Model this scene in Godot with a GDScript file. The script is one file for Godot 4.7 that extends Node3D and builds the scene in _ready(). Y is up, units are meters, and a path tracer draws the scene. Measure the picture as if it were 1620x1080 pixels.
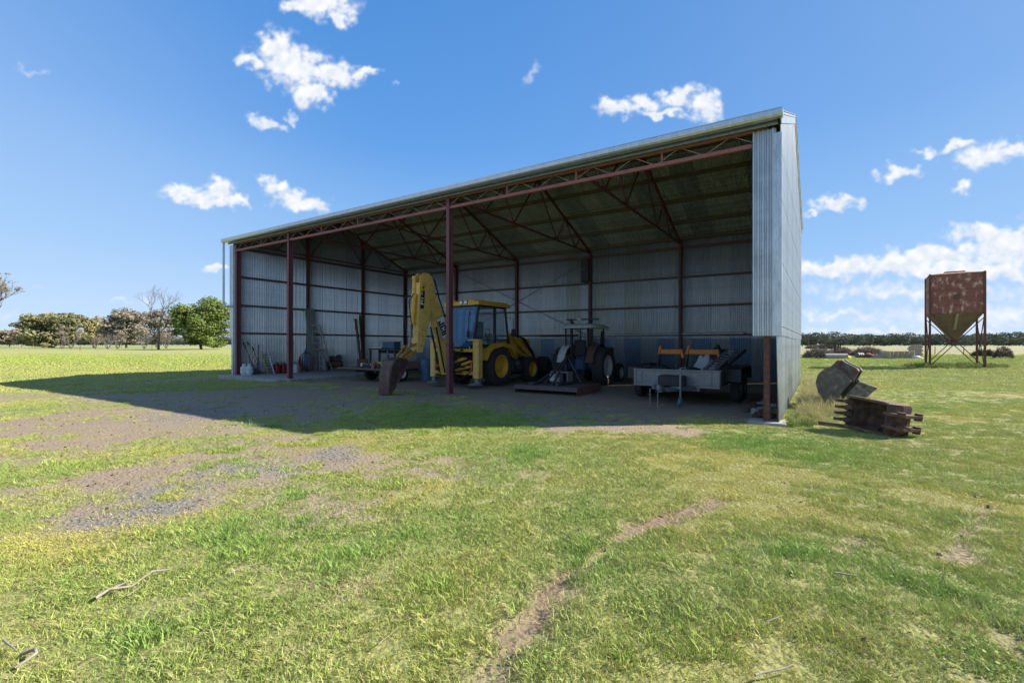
extends Node3D
# An open-fronted corrugated farm shed with machines in it, paddock around, silo behind.
const F := 739.0       # focal length in photo pixels (1620 wide)
const HZ := 545.0      # row of the horizon
const CH := 1.48       # eye height
const TH := 0.587      # turn of the shed
const K := 0.913
var rng := RandomNumberGenerator.new()
var M := {}
var taken := {}
var nA := FastNoiseLite.new()
var nB := FastNoiseLite.new()
var nC := FastNoiseLite.new()
var nD := FastNoiseLite.new()
var patches := []
var digs := []
var shed: Node3D

# ---------------------------------------------------------------- mesh building
class MB:
	var v := PackedVector3Array()
	var n := PackedVector3Array()
	var c := PackedColorArray()
	var xf := Transform3D.IDENTITY
	var col := Color.WHITE
	var tint := false
	func at(t: Transform3D) -> MB:
		xf = t
		return self
	func tri(a: Vector3, b: Vector3, d: Vector3, na: Vector3, nb: Vector3, nd: Vector3):
		a = xf * a; b = xf * b; d = xf * d
		var B := xf.basis
		na = (B * na).normalized(); nb = (B * nb).normalized(); nd = (B * nd).normalized()
		if (b - a).cross(d - a).dot(na + nb + nd) > 0.0:
			var t := b; b = d; d = t
			t = nb; nb = nd; nd = t
		v.append(a); v.append(b); v.append(d)
		n.append(na); n.append(nb); n.append(nd)
		if tint:
			c.append(col); c.append(col); c.append(col)
	func flat(a: Vector3, b: Vector3, d: Vector3):
		var m := (b - a).cross(d - a).normalized()
		tri(a, b, d, m, m, m)
	func quad(a: Vector3, b: Vector3, d: Vector3, e: Vector3, m := Vector3.ZERO):
		if m == Vector3.ZERO:
			m = (b - a).cross(e - a)
			if m.length() < 1e-9: m = (d - b).cross(e - b)
			m = m.normalized()
		tri(a, b, d, m, m, m)
		tri(a, d, e, m, m, m)
	func box(ctr: Vector3, s: Vector3, bev := 0.0, R := Basis.IDENTITY):
		var h := s * 0.5
		bev = minf(bev, minf(h.x, minf(h.y, h.z)) * 0.9)
		var i := h - Vector3.ONE * bev
		for a in 3:
			var b := (a + 1) % 3
			var d := (a + 2) % 3
			for sg in [-1.0, 1.0]:
				var q := []
				for k in [[-1, -1], [1, -1], [1, 1], [-1, 1]]:
					var p := Vector3.ZERO
					p[a] = sg * h[a]; p[b] = k[0] * i[b]; p[d] = k[1] * i[d]
					q.append(ctr + R * p)
				var m := Vector3.ZERO
				m[a] = sg
				quad(q[0], q[1], q[2], q[3], R * m)
				if bev > 0.0:
					for sb in [-1.0, 1.0]:
						var p1 := Vector3.ZERO; var p2 := Vector3.ZERO; var p3 := Vector3.ZERO; var p4 := Vector3.ZERO
						p1[a] = sg * h[a]; p1[b] = sb * i[b]; p1[d] = -i[d]
						p2[a] = sg * h[a]; p2[b] = sb * i[b]; p2[d] = i[d]
						p3[a] = sg * i[a]; p3[b] = sb * h[b]; p3[d] = i[d]
						p4[a] = sg * i[a]; p4[b] = sb * h[b]; p4[d] = -i[d]
						var mm := Vector3.ZERO
						mm[a] = sg; mm[b] = sb
						quad(ctr + R * p1, ctr + R * p2, ctr + R * p3, ctr + R * p4, (R * mm).normalized())
		if bev > 0.0:
			for sx in [-1.0, 1.0]:
				for sy in [-1.0, 1.0]:
					for sz in [-1.0, 1.0]:
						var m3 := (R * Vector3(sx, sy, sz)).normalized()
						tri(ctr + R * Vector3(sx * h.x, sy * i.y, sz * i.z), ctr + R * Vector3(sx * i.x, sy * h.y, sz * i.z), ctr + R * Vector3(sx * i.x, sy * i.y, sz * h.z), m3, m3, m3)
	static func along(a: Vector3, b: Vector3, up := Vector3.UP) -> Basis:
		var y := (b - a).normalized()
		if absf(y.dot(up)) > 0.98: up = Vector3(0, 0, 1) if absf(y.z) < 0.9 else Vector3(1, 0, 0)
		var x := y.cross(up).normalized()
		var z := x.cross(y).normalized()
		return Basis(x, y, z)
	func beam(a: Vector3, b: Vector3, w: float, d: float, bev := 0.0, up := Vector3.UP):
		box((a + b) * 0.5, Vector3(w, a.distance_to(b), d), bev, along(a, b, up))
	func cyl(a: Vector3, b: Vector3, r1: float, r2 := -1.0, seg := 10, caps := true):
		if r2 < 0.0: r2 = r1
		var R := along(a, b)
		var L := a.distance_to(b)
		var sl := (r1 - r2) / maxf(L, 1e-5)
		for k in seg:
			var t0 := TAU * k / seg; var t1 := TAU * (k + 1) / seg
			var e0 := R * Vector3(cos(t0), 0, sin(t0)); var e1 := R * Vector3(cos(t1), 0, sin(t1))
			var m0 := (e0 + R.y * sl).normalized(); var m1 := (e1 + R.y * sl).normalized()
			tri(a + e0 * r1, a + e1 * r1, b + e1 * r2, m0, m1, m1)
			if r2 > 1e-4: tri(a + e0 * r1, b + e1 * r2, b + e0 * r2, m0, m1, m0)
			if caps:
				tri(a, a + e0 * r1, a + e1 * r1, -R.y, -R.y, -R.y)
				if r2 > 1e-4: tri(b, b + e0 * r2, b + e1 * r2, R.y, R.y, R.y)
	func lathe(pts: Array, seg := 16, o := Vector3.ZERO, axis := Vector3.UP):
		var R := along(Vector3.ZERO, axis)
		for j in pts.size() - 1:
			var p: Vector2 = pts[j]; var q: Vector2 = pts[j + 1]
			var dd := q - p
			if dd.length() < 1e-6: continue
			var m := Vector2(dd.y, -dd.x).normalized()
			for k in seg:
				var t0 := TAU * k / seg; var t1 := TAU * (k + 1) / seg
				var e0 := Vector3(cos(t0), 0, sin(t0)); var e1 := Vector3(cos(t1), 0, sin(t1))
				var n0 := R * (e0 * m.x + Vector3(0, m.y, 0)); var n1 := R * (e1 * m.x + Vector3(0, m.y, 0))
				var a := o + R * (e0 * p.x + Vector3(0, p.y, 0)); var b := o + R * (e1 * p.x + Vector3(0, p.y, 0))
				var d := o + R * (e1 * q.x + Vector3(0, q.y, 0)); var e := o + R * (e0 * q.x + Vector3(0, q.y, 0))
				if p.x > 1e-5: tri(a, b, d, n0, n1, n1)
				if q.x > 1e-5: tri(a, d, e, n0, n1, n0)
	func tube(path: Array, r: float, seg := 6, r_end := -1.0):
		if r_end < 0.0: r_end = r
		var rings := []
		var N := path.size()
		for j in N:
			var a: Vector3 = path[maxi(j - 1, 0)]; var b: Vector3 = path[mini(j + 1, N - 1)]
			var R := along(a, b, Vector3(0.31, 0.9, 0.17).normalized())
			var rr := lerpf(r, r_end, float(j) / maxf(N - 1, 1))
			var ring := []
			for k in seg:
				var t := TAU * k / seg
				var e := R * Vector3(cos(t), 0, sin(t))
				ring.append([path[j] + e * rr, e])
			rings.append(ring)
		for j in N - 1:
			for k in seg:
				var a = rings[j][k]; var b = rings[j][(k + 1) % seg]; var d = rings[j + 1][(k + 1) % seg]; var e = rings[j + 1][k]
				tri(a[0], b[0], d[0], a[1], b[1], d[1])
				tri(a[0], d[0], e[0], a[1], d[1], e[1])
	func prism(poly: PackedVector2Array, z0: float, z1: float, T := Transform3D.IDENTITY):
		# outline in the local xy plane, pushed along z
		var ix := Geometry2D.triangulate_polygon(poly)
		for k in range(0, ix.size(), 3):
			for zz in [z0, z1]:
				var m := T.basis * Vector3(0, 0, 1.0 if (zz == maxf(z0, z1)) else -1.0)
				var q := []
				for j in 3: q.append(T * Vector3(poly[ix[k + j]].x, poly[ix[k + j]].y, zz))
				tri(q[0], q[1], q[2], m, m, m)
		var cw := Geometry2D.is_polygon_clockwise(poly)
		for k in poly.size():
			var p := poly[k]; var q := poly[(k + 1) % poly.size()]
			var e := q - p
			var m2 := Vector2(e.y, -e.x).normalized() * (-1.0 if cw else 1.0)
			quad(T * Vector3(p.x, p.y, z0), T * Vector3(q.x, q.y, z0), T * Vector3(q.x, q.y, z1), T * Vector3(p.x, p.y, z1), T.basis * Vector3(m2.x, m2.y, 0))
	func ibeam(a: Vector3, b: Vector3, w: float, d: float, t := 0.012, up := Vector3(0, 0, 1)):
		# flanges at the two ends of the depth, which lies along up
		var R := along(a, b, up)
		var L := a.distance_to(b)
		var o := (a + b) * 0.5
		for s in [-1.0, 1.0]:
			box(o + R.z * (s * (d - t) * 0.5), Vector3(w, L, t), 0.0, R)
		box(o, Vector3(t, L, d - 2.0 * t - 0.002), 0.0, R)
	func chan(a: Vector3, b: Vector3, w: float, d: float, t: float, up: Vector3, side := 1.0):
		var R := along(a, b, up)
		var L := a.distance_to(b)
		var o := (a + b) * 0.5
		box(o - R.x * (side * (w - t) * 0.5), Vector3(t, L, d), 0.0, R)
		for s in [-1.0, 1.0]:
			box(o + R.z * (s * (d - t) * 0.5) + R.x * (side * t * 0.5), Vector3(w - t, L, t), 0.0, R)
	func sag_shed():
		# the shed was set out in paces of its own and falls a little towards its lit end
		for k in v.size():
			var p := v[k]
			p.y -= (1.0 + p.x / 23.0) * (0.09 + 0.02 * p.y)
			v[k] = p * K
	func mesh() -> ArrayMesh:
		var arr := []
		arr.resize(Mesh.ARRAY_MAX)
		arr[Mesh.ARRAY_VERTEX] = v
		arr[Mesh.ARRAY_NORMAL] = n
		if tint: arr[Mesh.ARRAY_COLOR] = c
		var m := ArrayMesh.new()
		m.add_surface_from_arrays(Mesh.PRIMITIVE_TRIANGLES, arr)
		return m

func put(called: String, mb: MB, mat: Material, parent: Node = self) -> MeshInstance3D:
	var o := MeshInstance3D.new()
	o.name = numbered(called) if parent == self else called
	o.mesh = mb.mesh()
	o.material_override = mat
	parent.add_child(o, true)
	return o

func inst(called: String, mesh: Mesh, mat: Material, parent: Node, t := Transform3D.IDENTITY) -> MeshInstance3D:
	var o := MeshInstance3D.new()
	o.name = numbered(called) if parent == self else called
	o.mesh = mesh
	o.material_override = mat
	o.transform = t
	parent.add_child(o, true)
	return o

func numbered(called: String) -> String:
	if not taken.has(called):
		taken[called] = 0
		return called
	taken[called] += 1
	return "%s_%03d" % [called, taken[called]]

func tag(o: Node, label: String, category: String, group := "") -> Node:
	o.set_meta("label", label)
	o.set_meta("category", category)
	if group != "": o.set_meta("group", group)
	return o

func thing(called: String, label: String, category: String, at: Vector3, turn := 0.0, group := "") -> Node3D:
	var o := Node3D.new()
	o.name = numbered(called)
	add_child(o)
	o.position = at
	o.rotation.y = turn
	tag(o, label, category, group)
	return o

func sub(called: String, parent: Node, t := Transform3D.IDENTITY) -> Node3D:
	var o := Node3D.new()
	o.name = called
	o.transform = t
	parent.add_child(o, true)
	return o

func kind(o: Node, k: String) -> Node:
	o.set_meta("kind", k)
	return o

# ---------------------------------------------------------------- photo pixels to places on the ground
func gp(px: float, py: float, h := 0.0) -> Vector3:
	var d := F * (CH - h) / (py - HZ)
	return Vector3((px - 810.0) / F * d, h, -d)

func pz(px: float, py: float, d: float) -> Vector3:
	return Vector3((px - 810.0) / F * d, CH - (py - HZ) / F * d, -d)

func on_ground(p: Vector3) -> Vector3:
	return Vector3(p.x, gh(p.x, p.z), p.z)

# shed paces (u from the lit corner along the front, w inwards) to the world
func sw(u: float, y: float, w: float) -> Vector3:
	var p := Vector3(-u, y - (1.0 - u / 23.0) * (0.09 + 0.02 * y), -w) * K
	return Vector3(5.118, 0, -9.317) + p.rotated(Vector3.UP, -TH)

# ---------------------------------------------------------------- colours and textures
func lin(r: float, g: float, b: float) -> Color:
	return Color(r, g, b).linear_to_srgb()

func noise(seed_: int, freq: float, oct := 4, type := FastNoiseLite.TYPE_SIMPLEX_SMOOTH) -> FastNoiseLite:
	var f := FastNoiseLite.new()
	f.seed = seed_
	f.frequency = freq
	f.noise_type = type
	f.fractal_octaves = oct
	f.fractal_type = FastNoiseLite.FRACTAL_FBM
	return f

func lut(stops: Array) -> PackedFloat32Array:
	var out := PackedFloat32Array()
	out.resize(768)
	for k in 256:
		var t := k / 255.0
		var j := 0
		while j < stops.size() - 2 and t > stops[j + 1][0]: j += 1
		var a: Array = stops[j]; var b: Array = stops[j + 1]
		var q := clampf((t - a[0]) / maxf(b[0] - a[0], 1e-4), 0.0, 1.0)
		for ch in 3: out[k * 3 + ch] = lerpf(a[ch + 1], b[ch + 1], q)
	return out

# stops: [[position, r, g, b] ...] linear; the second noise multiplies the first
func grain(size: int, f1: FastNoiseLite, s1: Array, f2: FastNoiseLite = null, s2 := [], stretch := Vector2.ONE) -> ImageTexture:
	var i1 := f1.get_seamless_image(size, size)
	var d1 := i1.get_data()
	var d2 := PackedByteArray()
	var l1 := lut(s1)
	var l2 := PackedFloat32Array()
	if f2:
		var w2 := int(size / stretch.x); var h2 := int(size / stretch.y)
		var i2 := f2.get_seamless_image(w2, h2)
		if stretch != Vector2.ONE: i2.resize(size, size, Image.INTERPOLATE_CUBIC)
		d2 = i2.get_data()
		l2 = lut(s2)
	var tab := PackedByteArray()
	tab.resize(1025)
	for k in 1025:
		tab[k] = clampi(int(round(Color(k / 1024.0, 0, 0).linear_to_srgb().r * 255.0)), 0, 255)
	var out := PackedByteArray()
	out.resize(size * size * 3)
	for k in size * size:
		var a := d1[k] * 3
		for ch in 3:
			var x := l1[a + ch]
			if f2: x *= l2[d2[k] * 3 + ch]
			out[k * 3 + ch] = tab[clampi(int(x * 1024.0), 0, 1024)]
	var img := Image.create_from_data(size, size, false, Image.FORMAT_RGB8, out)
	return ImageTexture.create_from_image(img)

func gray(size: int, f1: FastNoiseLite) -> ImageTexture:
	return ImageTexture.create_from_image(f1.get_seamless_image(size, size))

func mat(called: String, c: Color, rough := 0.7, metal := 0.0) -> StandardMaterial3D:
	var m := StandardMaterial3D.new()
	m.resource_name = called
	m.albedo_color = c
	m.roughness = rough
	m.metallic = metal
	M[called] = m
	return m

func skin(called: String, tex: Texture2D, metres: float, rough := 0.7, metal := 0.0, world := false) -> StandardMaterial3D:
	var m := mat(called, Color.WHITE, rough, metal)
	m.albedo_texture = tex
	m.uv1_triplanar = true
	m.uv1_world_triplanar = world
	m.uv1_scale = Vector3.ONE / metres
	return m

func tinted(called: String, base: String, c: Color) -> StandardMaterial3D:
	var m: StandardMaterial3D = M[base].duplicate()
	m.resource_name = called
	m.albedo_color = c
	M[called] = m
	return m

func relief(m: StandardMaterial3D, tex: Texture2D, cm: float):
	m.heightmap_enabled = true
	m.heightmap_texture = tex
	m.heightmap_scale = cm

# ---------------------------------------------------------------- sky
func sky_base(az: float, el: float) -> Color:
	var t := clampf(el / 1.2, 0.0, 1.0)
	var hz := Vector3(0.60, 0.76, 0.95); var lo := Vector3(0.26, 0.50, 0.86); var mid := Vector3(0.108, 0.325, 0.745); var top := Vector3(0.036, 0.212, 0.605)
	var e := rad_to_deg(el)
	var c: Vector3
	if e < 10.0: c = hz.lerp(lo, pow(maxf(e, 0.0) / 10.0, 0.75))
	elif e < 22.0: c = lo.lerp(mid, (e - 10.0) / 12.0)
	else: c = mid.lerp(top, pow(clampf((e - 22.0) / 20.0, 0.0, 1.0), 0.8))
	# the air is brighter towards the sun and, less, opposite to it
	var dir := Vector3(sin(az) * cos(el), sin(el), -cos(az) * cos(el))
	var ang := rad_to_deg(acos(clampf(dir.dot(-sun_dir()), -1.0, 1.0)))
	var g := exp(-ang / 30.0) * 0.60 + 0.30 * smoothstep(80.0, 122.0, ang)
	c = c.lerp(Vector3(0.62, 0.76, 0.95), clampf(g, 0.0, 0.8))
	return Color(c.x, c.y, c.z, 1.0)

func sun_dir() -> Vector3:
	return Vector3(-0.9916, -0.69, 0.129).normalized()

func make_sky() -> ImageTexture:
	var sw_ := 512; var sh := 256
	var img := Image.create(sw_ + 16, sh, false, Image.FORMAT_RGBAF)   # eight columns more on each side, so that the resampling wraps
	var fb := noise(91, 1.6, 5)
	for y in sh:
		var el := (0.5 - (y + 0.5) / sh) * PI
		for x in sw_ + 16:
			var az := (x - 7.5) / sw_ * TAU
			if az > PI: az -= TAU
			var c := sky_base(az, maxf(el, 0.0))
			# scattered cumulus goes on round the rest of the sky
			if el > 0.02 and (absf(az) > 0.86 or el > 0.66):
				var d := Vector3(sin(az) * cos(el), sin(el), -cos(az) * cos(el))
				var q := d / (d.y + 0.18)
				var w := smoothstep(0.20, 0.36, fb.get_noise_3d(q.x * 1.3, 0.0, q.z * 1.3) + 0.06 * exp(-el * 6.0))
				c = c.lerp(Color(0.92, 0.94, 0.97), w * 0.85)
			img.set_pixel(x, y, c)
	img.resize(4096 + 128, 2048, Image.INTERPOLATE_CUBIC)
	img = img.get_region(Rect2i(64, 0, 4096, 2048))
	# the clouds over the shed: [softness, strength, [x, y, rx, ry, turn] ...] in photo pixels
	var clouds := [
		[1.0, 1.0, [505, 6, 56, 22, 0.1], [540, 24, 24, 15, 0.3], [465, 8, 22, 12, 0]],
		[1.0, 1.0, [436, 72, 26, 30, 0.3], [462, 105, 62, 36, 0.35], [520, 116, 50, 22, 0.1], [488, 148, 30, 24, 0], [572, 118, 26, 8, -0.1], [400, 98, 22, 12, 0.3]],
		[0.9, 0.85, [418, 196, 28, 10, 0.25]], [0.8, 0.6, [466, 190, 13, 7, 0.6]],
		[1.0, 1.0, [285, 303, 36, 12, 0], [346, 300, 26, 17, 0.2], [325, 314, 62, 11, 0.1], [376, 318, 22, 9, 0.4]],
		[1.0, 1.0, [436, 294, 24, 14, 0.2], [468, 316, 44, 16, 0.25], [502, 322, 20, 12, 0]],
		[1.0, 0.9, [333, 423, 20, 7, 0]], [0.6, 0.35, [838, 116, 22, 9, -0.9]], [0.6, 0.4, [50, 112, 26, 6, 0.15]], [0.7, 0.3, [630, 132, 8, 6, 0]],
		[1.0, 0.95, [978, 170, 36, 13, 0.1], [1026, 163, 34, 13, -0.1], [1080, 152, 34, 20, -0.5], [1118, 168, 28, 24, 0.2], [1050, 180, 52, 8, 0]],
		[1.0, 0.95, [1418, 272, 32, 12, -0.15]], [1.0, 0.8, [1462, 240, 10, 7, 0]], [1.0, 0.95, [1322, 322, 36, 12, 0], [1345, 318, 14, 9, 0]], [0.9, 0.8, [1282, 332, 8, 5, 0]],
		[1.0, 0.95, [1512, 232, 36, 8, -0.2], [1562, 246, 52, 20, -0.1], [1606, 238, 34, 15, 0.1], [1524, 294, 15, 9, 0]],
		[1.0, 0.95, [1570, 372, 74, 16, 0.05], [1612, 392, 90, 30, 0], [1452, 408, 140, 18, -0.12], [1330, 424, 96, 15, 0], [1520, 426, 180, 18, 0], [1700, 400, 160, 50, 0]],
		[0.5, 0.82, [1450, 462, 260, 18, 0.02], [1560, 500, 260, 26, 0], [1330, 500, 130, 10, 0], [1420, 525, 260, 10, 0], [1780, 470, 240, 60, 0]],
		[0.5, 0.5, [190, 478, 22, 4, 0], [230, 476, 16, 4, 0]], [0.4, 0.35, [65, 455, 26, 3, 0]], [0.4, 0.3, [85, 482, 20, 2, 0]], [0.5, 0.4, [12, 500, 26, 8, 0]],
	]
	var n1 := noise(5, 0.022, 5); var n2 := noise(17, 0.05, 4); var n3 := noise(29, 0.012, 3)
	for cl in clouds:
		var x0 := 1e9; var x1 := -1e9; var y0 := 1e9; var y1 := -1e9
		for k in range(2, cl.size()):
			var b: Array = cl[k]
			var r := maxf(b[2], b[3]) * 1.5 + 8.0
			x0 = minf(x0, b[0] - r); x1 = maxf(x1, b[0] + r)
			y0 = minf(y0, b[1] - minf(r, b[3] * 2.2 + absf(sin(b[4])) * b[2] + 8.0)); y1 = maxf(y1, b[1] + minf(r, b[3] * 2.2 + absf(sin(b[4])) * b[2] + 8.0))
		var a0 := int(floor(atan2(x0 - 810.0, F) / TAU * 4096.0)); var a1 := int(ceil(atan2(x1 - 810.0, F) / TAU * 4096.0))
		var e1 := atan2(HZ - y0, F); var e0 := atan2(HZ - y1, sqrt(F * F + pow(maxf(absf(x0 - 810.0), absf(x1 - 810.0)), 2.0)))
		var r0 := maxi(0, int((0.5 - e1 / PI) * 2048.0) - 2); var r1 := mini(1023, int((0.5 - maxf(e0, 0.0) / PI) * 2048.0) + 2)
		for row in range(r0, r1 + 1):
			var el := (0.5 - (row + 0.5) / 2048.0) * PI
			for colm in range(a0, a1 + 1):
				var az := (colm + 0.5) / 4096.0 * TAU
				var px := 810.0 + F * tan(az)
				var py := HZ - F * tan(el) / cos(az)
				if px < x0 or px > x1 or py < y0 or py > y1: continue
				var wx := px + 22.0 * n1.get_noise_2d(px, py + 300.0)
				var wy := py + 15.0 * n1.get_noise_2d(px + 500.0, py)
				var best := -1.0
				var low := 0.0
				for k in range(2, cl.size()):
					var b: Array = cl[k]
					var dx: float = wx - b[0]; var dy: float = wy - b[1]
					var cs := cos(b[4]); var sn := sin(b[4])
					var ex: float = (dx * cs + dy * sn) / b[2]; var ey: float = (-dx * sn + dy * cs) / b[3]
					var q := 1.0 - sqrt(ex * ex + ey * ey)
					if q > best:
						best = q
						low = ey
				if best < -0.6: continue
				var det := n2.get_noise_2d(px * 0.8, py) * 0.42 + n1.get_noise_2d(px * 3.4, py * 4.2) * 0.13
				var a: float = pow(smoothstep(-0.46, 0.56 / cl[0], best + det), 1.9) * cl[1]
				if a < 0.01: continue
				var sh_ := clampf(0.5 + low * 0.35 + n3.get_noise_2d(px * 3.0, py * 3.0) * 0.9, 0.0, 1.0)
				var cc := Color(0.93, 0.94, 0.955).lerp(Color(0.56, 0.64, 0.76), sh_ * 0.55)
				var cx := posmod(colm, 4096)
				img.set_pixel(cx, row, img.get_pixel(cx, row).lerp(cc, a))
	return ImageTexture.create_from_image(img)

# ---------------------------------------------------------------- the lie of the land
func bump(x: float, z: float, cx: float, cz: float, r: float) -> float:
	var d := ((x - cx) * (x - cx) + (z - cz) * (z - cz)) / (r * r)
	return exp(-d) if d < 9.0 else 0.0

func gh(x: float, z: float) -> float:
	var y := -0.085 * bump(x, z, 5.5, -8.6, 3.4) - 0.15 * bump(x, z, -20.0, -18.0, 7.0) - 0.14 * bump(x, z, 23.0, -30.0, 7.0)
	y += 0.45 * smoothstep(55.0, 140.0, -z) * smoothstep(20.0, -40.0, x)
	var q := Vector2(x - 5.118, z + 9.317).rotated(-TH)     # shed axes
	var inside := smoothstep(-1.5, 1.0, -q.y) * smoothstep(1.0, -0.5, q.x) * smoothstep(-22.5, -20.5, q.x) * smoothstep(12.0, 10.0, -q.y)
	var rough := 1.0 - 0.75 * inside
	y += (nA.get_noise_2d(x, z) * 0.035 + nB.get_noise_2d(x, z) * 0.014) * rough * (1.0 + smoothstep(20.0, 60.0, -z))
	for p in digs:
		if absf(x - p.x) > 3.0: continue
		var e := reach(p, x, z)
		if e < 1.6: y -= p.dig * exp(-e * e * 1.6)
	return y

func reach(p: Dictionary, x: float, z: float) -> float:
	var d := Vector2(x - p.x, z - p.z).rotated(-p.turn)
	if p.long:
		d.x = maxf(absf(d.x) - p.a, 0.0)
		return d.length() / p.b
	return sqrt(d.x * d.x / (p.a * p.a) + d.y * d.y / (p.b * p.b))

# a patch of ground given by where it lies in the photo
func patch(what: String, px: float, py: float, rx: float, ry: float, s: float, dig := 0.0):
	var c := gp(px, py)
	var b := (F * CH / (py - ry - HZ) - F * CH / (py + ry - HZ)) * 0.5
	patches.append({"what": what, "x": c.x, "z": c.z, "a": rx / F * -c.z, "b": b, "turn": 0.0, "long": false, "s": s, "dig": dig})

# a narrow strip between two points of the photo
func strip(what: String, ax: float, ay: float, bx: float, by: float, wide: float, s: float, dig := 0.0):
	var a := gp(ax, ay); var b := gp(bx, by)
	var m := (a + b) * 0.5
	patches.append({"what": what, "x": m.x, "z": m.z, "a": a.distance_to(b) * 0.5, "b": wide, "turn": atan2(b.z - a.z, b.x - a.x), "long": true, "s": s, "dig": dig})

func lay_patches():
	patch("bare", 220, 662, 380, 50, 0.80)
	patch("bare", 380, 625, 330, 26, 0.95)
	patch("bare", 330, 648, 330, 46, 0.92)
	patch("bare", 420, 700, 280, 26, 0.72)
	patch("bare", 130, 765, 230, 30, 0.62)
	patch("bare", 190, 604, 230, 13, 0.5)
	patch("bare", 40, 668, 160, 22, 0.6)
	patch("bare", 520, 650, 120, 26, 0.7)
	patch("bare", 60, 622, 160, 26, 0.55)
	patch("bare", 90, 710, 260, 52, 0.72)
	patch("bare", 330, 738, 330, 58, 0.82)
	patch("bare", 250, 800, 190, 60, 0.85)
	patch("bare", 640, 742, 220, 40, 0.66)
	patch("bare", 900, 640, 330, 30, 0.9)
	patch("bare", 1010, 676, 180, 12, 1.1)
	patch("bare", 600, 622, 260, 24, 0.6)
	patch("bare", 40, 790, 70, 30, 0.35)
	patch("bare", 820, 760, 120, 26, 0.26)
	patch("bare", 480, 800, 220, 50, 0.5)
	patch("gravel", 230, 815, 105, 38, 0.9)
	patch("gravel", 400, 742, 120, 20, 0.8)
	patch("gravel", 540, 715, 50, 14, 0.7)
	patch("gravel", 720, 752, 60, 16, 0.6)
	patch("gravel", 285, 775, 70, 22, 0.7)
	patch("gravel", 60, 820, 30, 14, 0.6)
	patch("gravel", 300, 655, 120, 14, 0.5)
	patch("lush", 700, 662, 175, 22, 1.0)
	patch("lush", 520, 690, 70, 8, 0.5)
	patch("lush", 380, 612, 90, 6, 0.35)
	patch("lush", 270, 615, 60, 8, 0.35)
	patch("lush", 400, 868, 75, 22, 0.6)
	patch("lush", 695, 930, 55, 26, 0.7)
	patch("lush", 120, 735, 110, 12, 0.35)
	patch("lush", 620, 765, 60, 14, 0.45)
	patch("lush", 1240, 700, 160, 30, 0.5)
	patch("lush", 1330, 660, 40, 18, 0.5)
	patch("lush", 1150, 1010, 260, 70, 0.25)
	patch("lush", 380, 755, 30, 8, 0.4)
	patch("lush", 350, 712, 36, 7, 0.5)
	patch("lush", 480, 705, 60, 8, 0.4)
	patch("lush", 1500, 950, 120, 60, 0.3)
	patch("lush", 1270, 860, 80, 24, 0.3)
	patch("straw", 540, 930, 110, 26, 0.75)
	patch("straw", 400, 905, 60, 12, 0.5)
	patch("straw", 340, 982, 40, 14, 0.5)
	patch("straw", 490, 1030, 40, 24, 0.6)
	patch("straw", 1225, 1020, 42, 28, 0.9, 0.02)
	patch("straw", 860, 850, 40, 18, 0.4)
	patch("straw", 1400, 690, 60, 14, 0.6)
	patch("straw", 1300, 650, 36, 26, 0.5)
	patch("straw", 780, 1050, 50, 40, 0.6)
	patch("straw", 1180, 945, 30, 8, 0.5)
	patch("straw", 1450, 700, 90, 12, 0.4)
	strip("rut", 985, 848, 1060, 814, 0.13, 1.05, 0.05)
	strip("rut", 1060, 814, 1150, 788, 0.12, 0.8, 0.04)
	strip("rut", 840, 985, 882, 918, 0.14, 1.1, 0.06)
	strip("rut", 882, 918, 942, 882, 0.12, 1.05, 0.05)
	strip("rut", 942, 882, 985, 850, 0.10, 0.7, 0.04)
	strip("rut", 770, 1085, 840, 985, 0.13, 0.8, 0.04)
	strip("straw", 850, 975, 925, 890, 0.24, 0.6)
	strip("rut", 1514, 885, 1530, 838, 0.13, 0.6, 0.02)
	strip("rut", 1530, 838, 1565, 800, 0.12, 0.45, 0.02)
	strip("rut", 1545, 960, 1620, 1040, 0.14, 0.5, 0.04)
	strip("rut", 1330, 868, 1370, 852, 0.1, 0.6, 0.03)

# [grass 0..1, gravel 0..1, straw 0..1, lush 0..1, bare soil 0..1]
func cover(x: float, z: float) -> Array:
	var bare := 0.0; var gravel := 0.0; var straw := 0.0; var lush := 0.0; var rut := 0.0
	for p in patches:
		if absf(x - p.x) > p.a + p.b + 0.6 + p.a * 0.4 or absf(z - p.z) > p.a + p.b + 0.6 + p.a * 0.4: continue
		var e := reach(p, x, z)
		if e > 1.35: continue
		e += nA.get_noise_2d(x * 3.0 + 40.0, z * 3.0) * 0.55
		var q: float = smoothstep(1.05, 0.35, e) * p.s
		match p.what:
			"bare": bare = maxf(bare, q)
			"gravel": gravel = maxf(gravel, q)
			"straw": straw = maxf(straw, q)
			"lush": lush = maxf(lush, q)
			"rut": rut = maxf(rut, q)
	var g := Vector2(x - 5.118, z + 9.317).rotated(-TH)
	var inside := smoothstep(-0.6, 0.5, -g.y) * smoothstep(0.35, -0.2, g.x) * smoothstep(-21.5, -20.9, g.x) * smoothstep(11.0, 10.2, -g.y)
	var v := nC.get_noise_2d(x, z)
	var w := nC.get_noise_2d(x * 4.3 + 90.0, z * 4.3)
	bare = maxf(bare, gravel * 0.9)
	var grass := 0.94 - bare * 1.05 + (v * 0.35 + w * 0.42) * (0.42 + 0.9 * minf(bare, 0.8)) + lush * 0.9 - rut * 1.3 - straw * 0.7
	grass *= 1.0 - inside
	return [clampf(grass, 0.0, 1.0), clampf(gravel + w * 0.25 * gravel, 0.0, 1.0), clampf(straw, 0.0, 1.0), clampf(lush, 0.0, 1.0), clampf(maxf(bare, rut), 0.0, 1.0), clampf(rut, 0.0, 1.0)]

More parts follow.
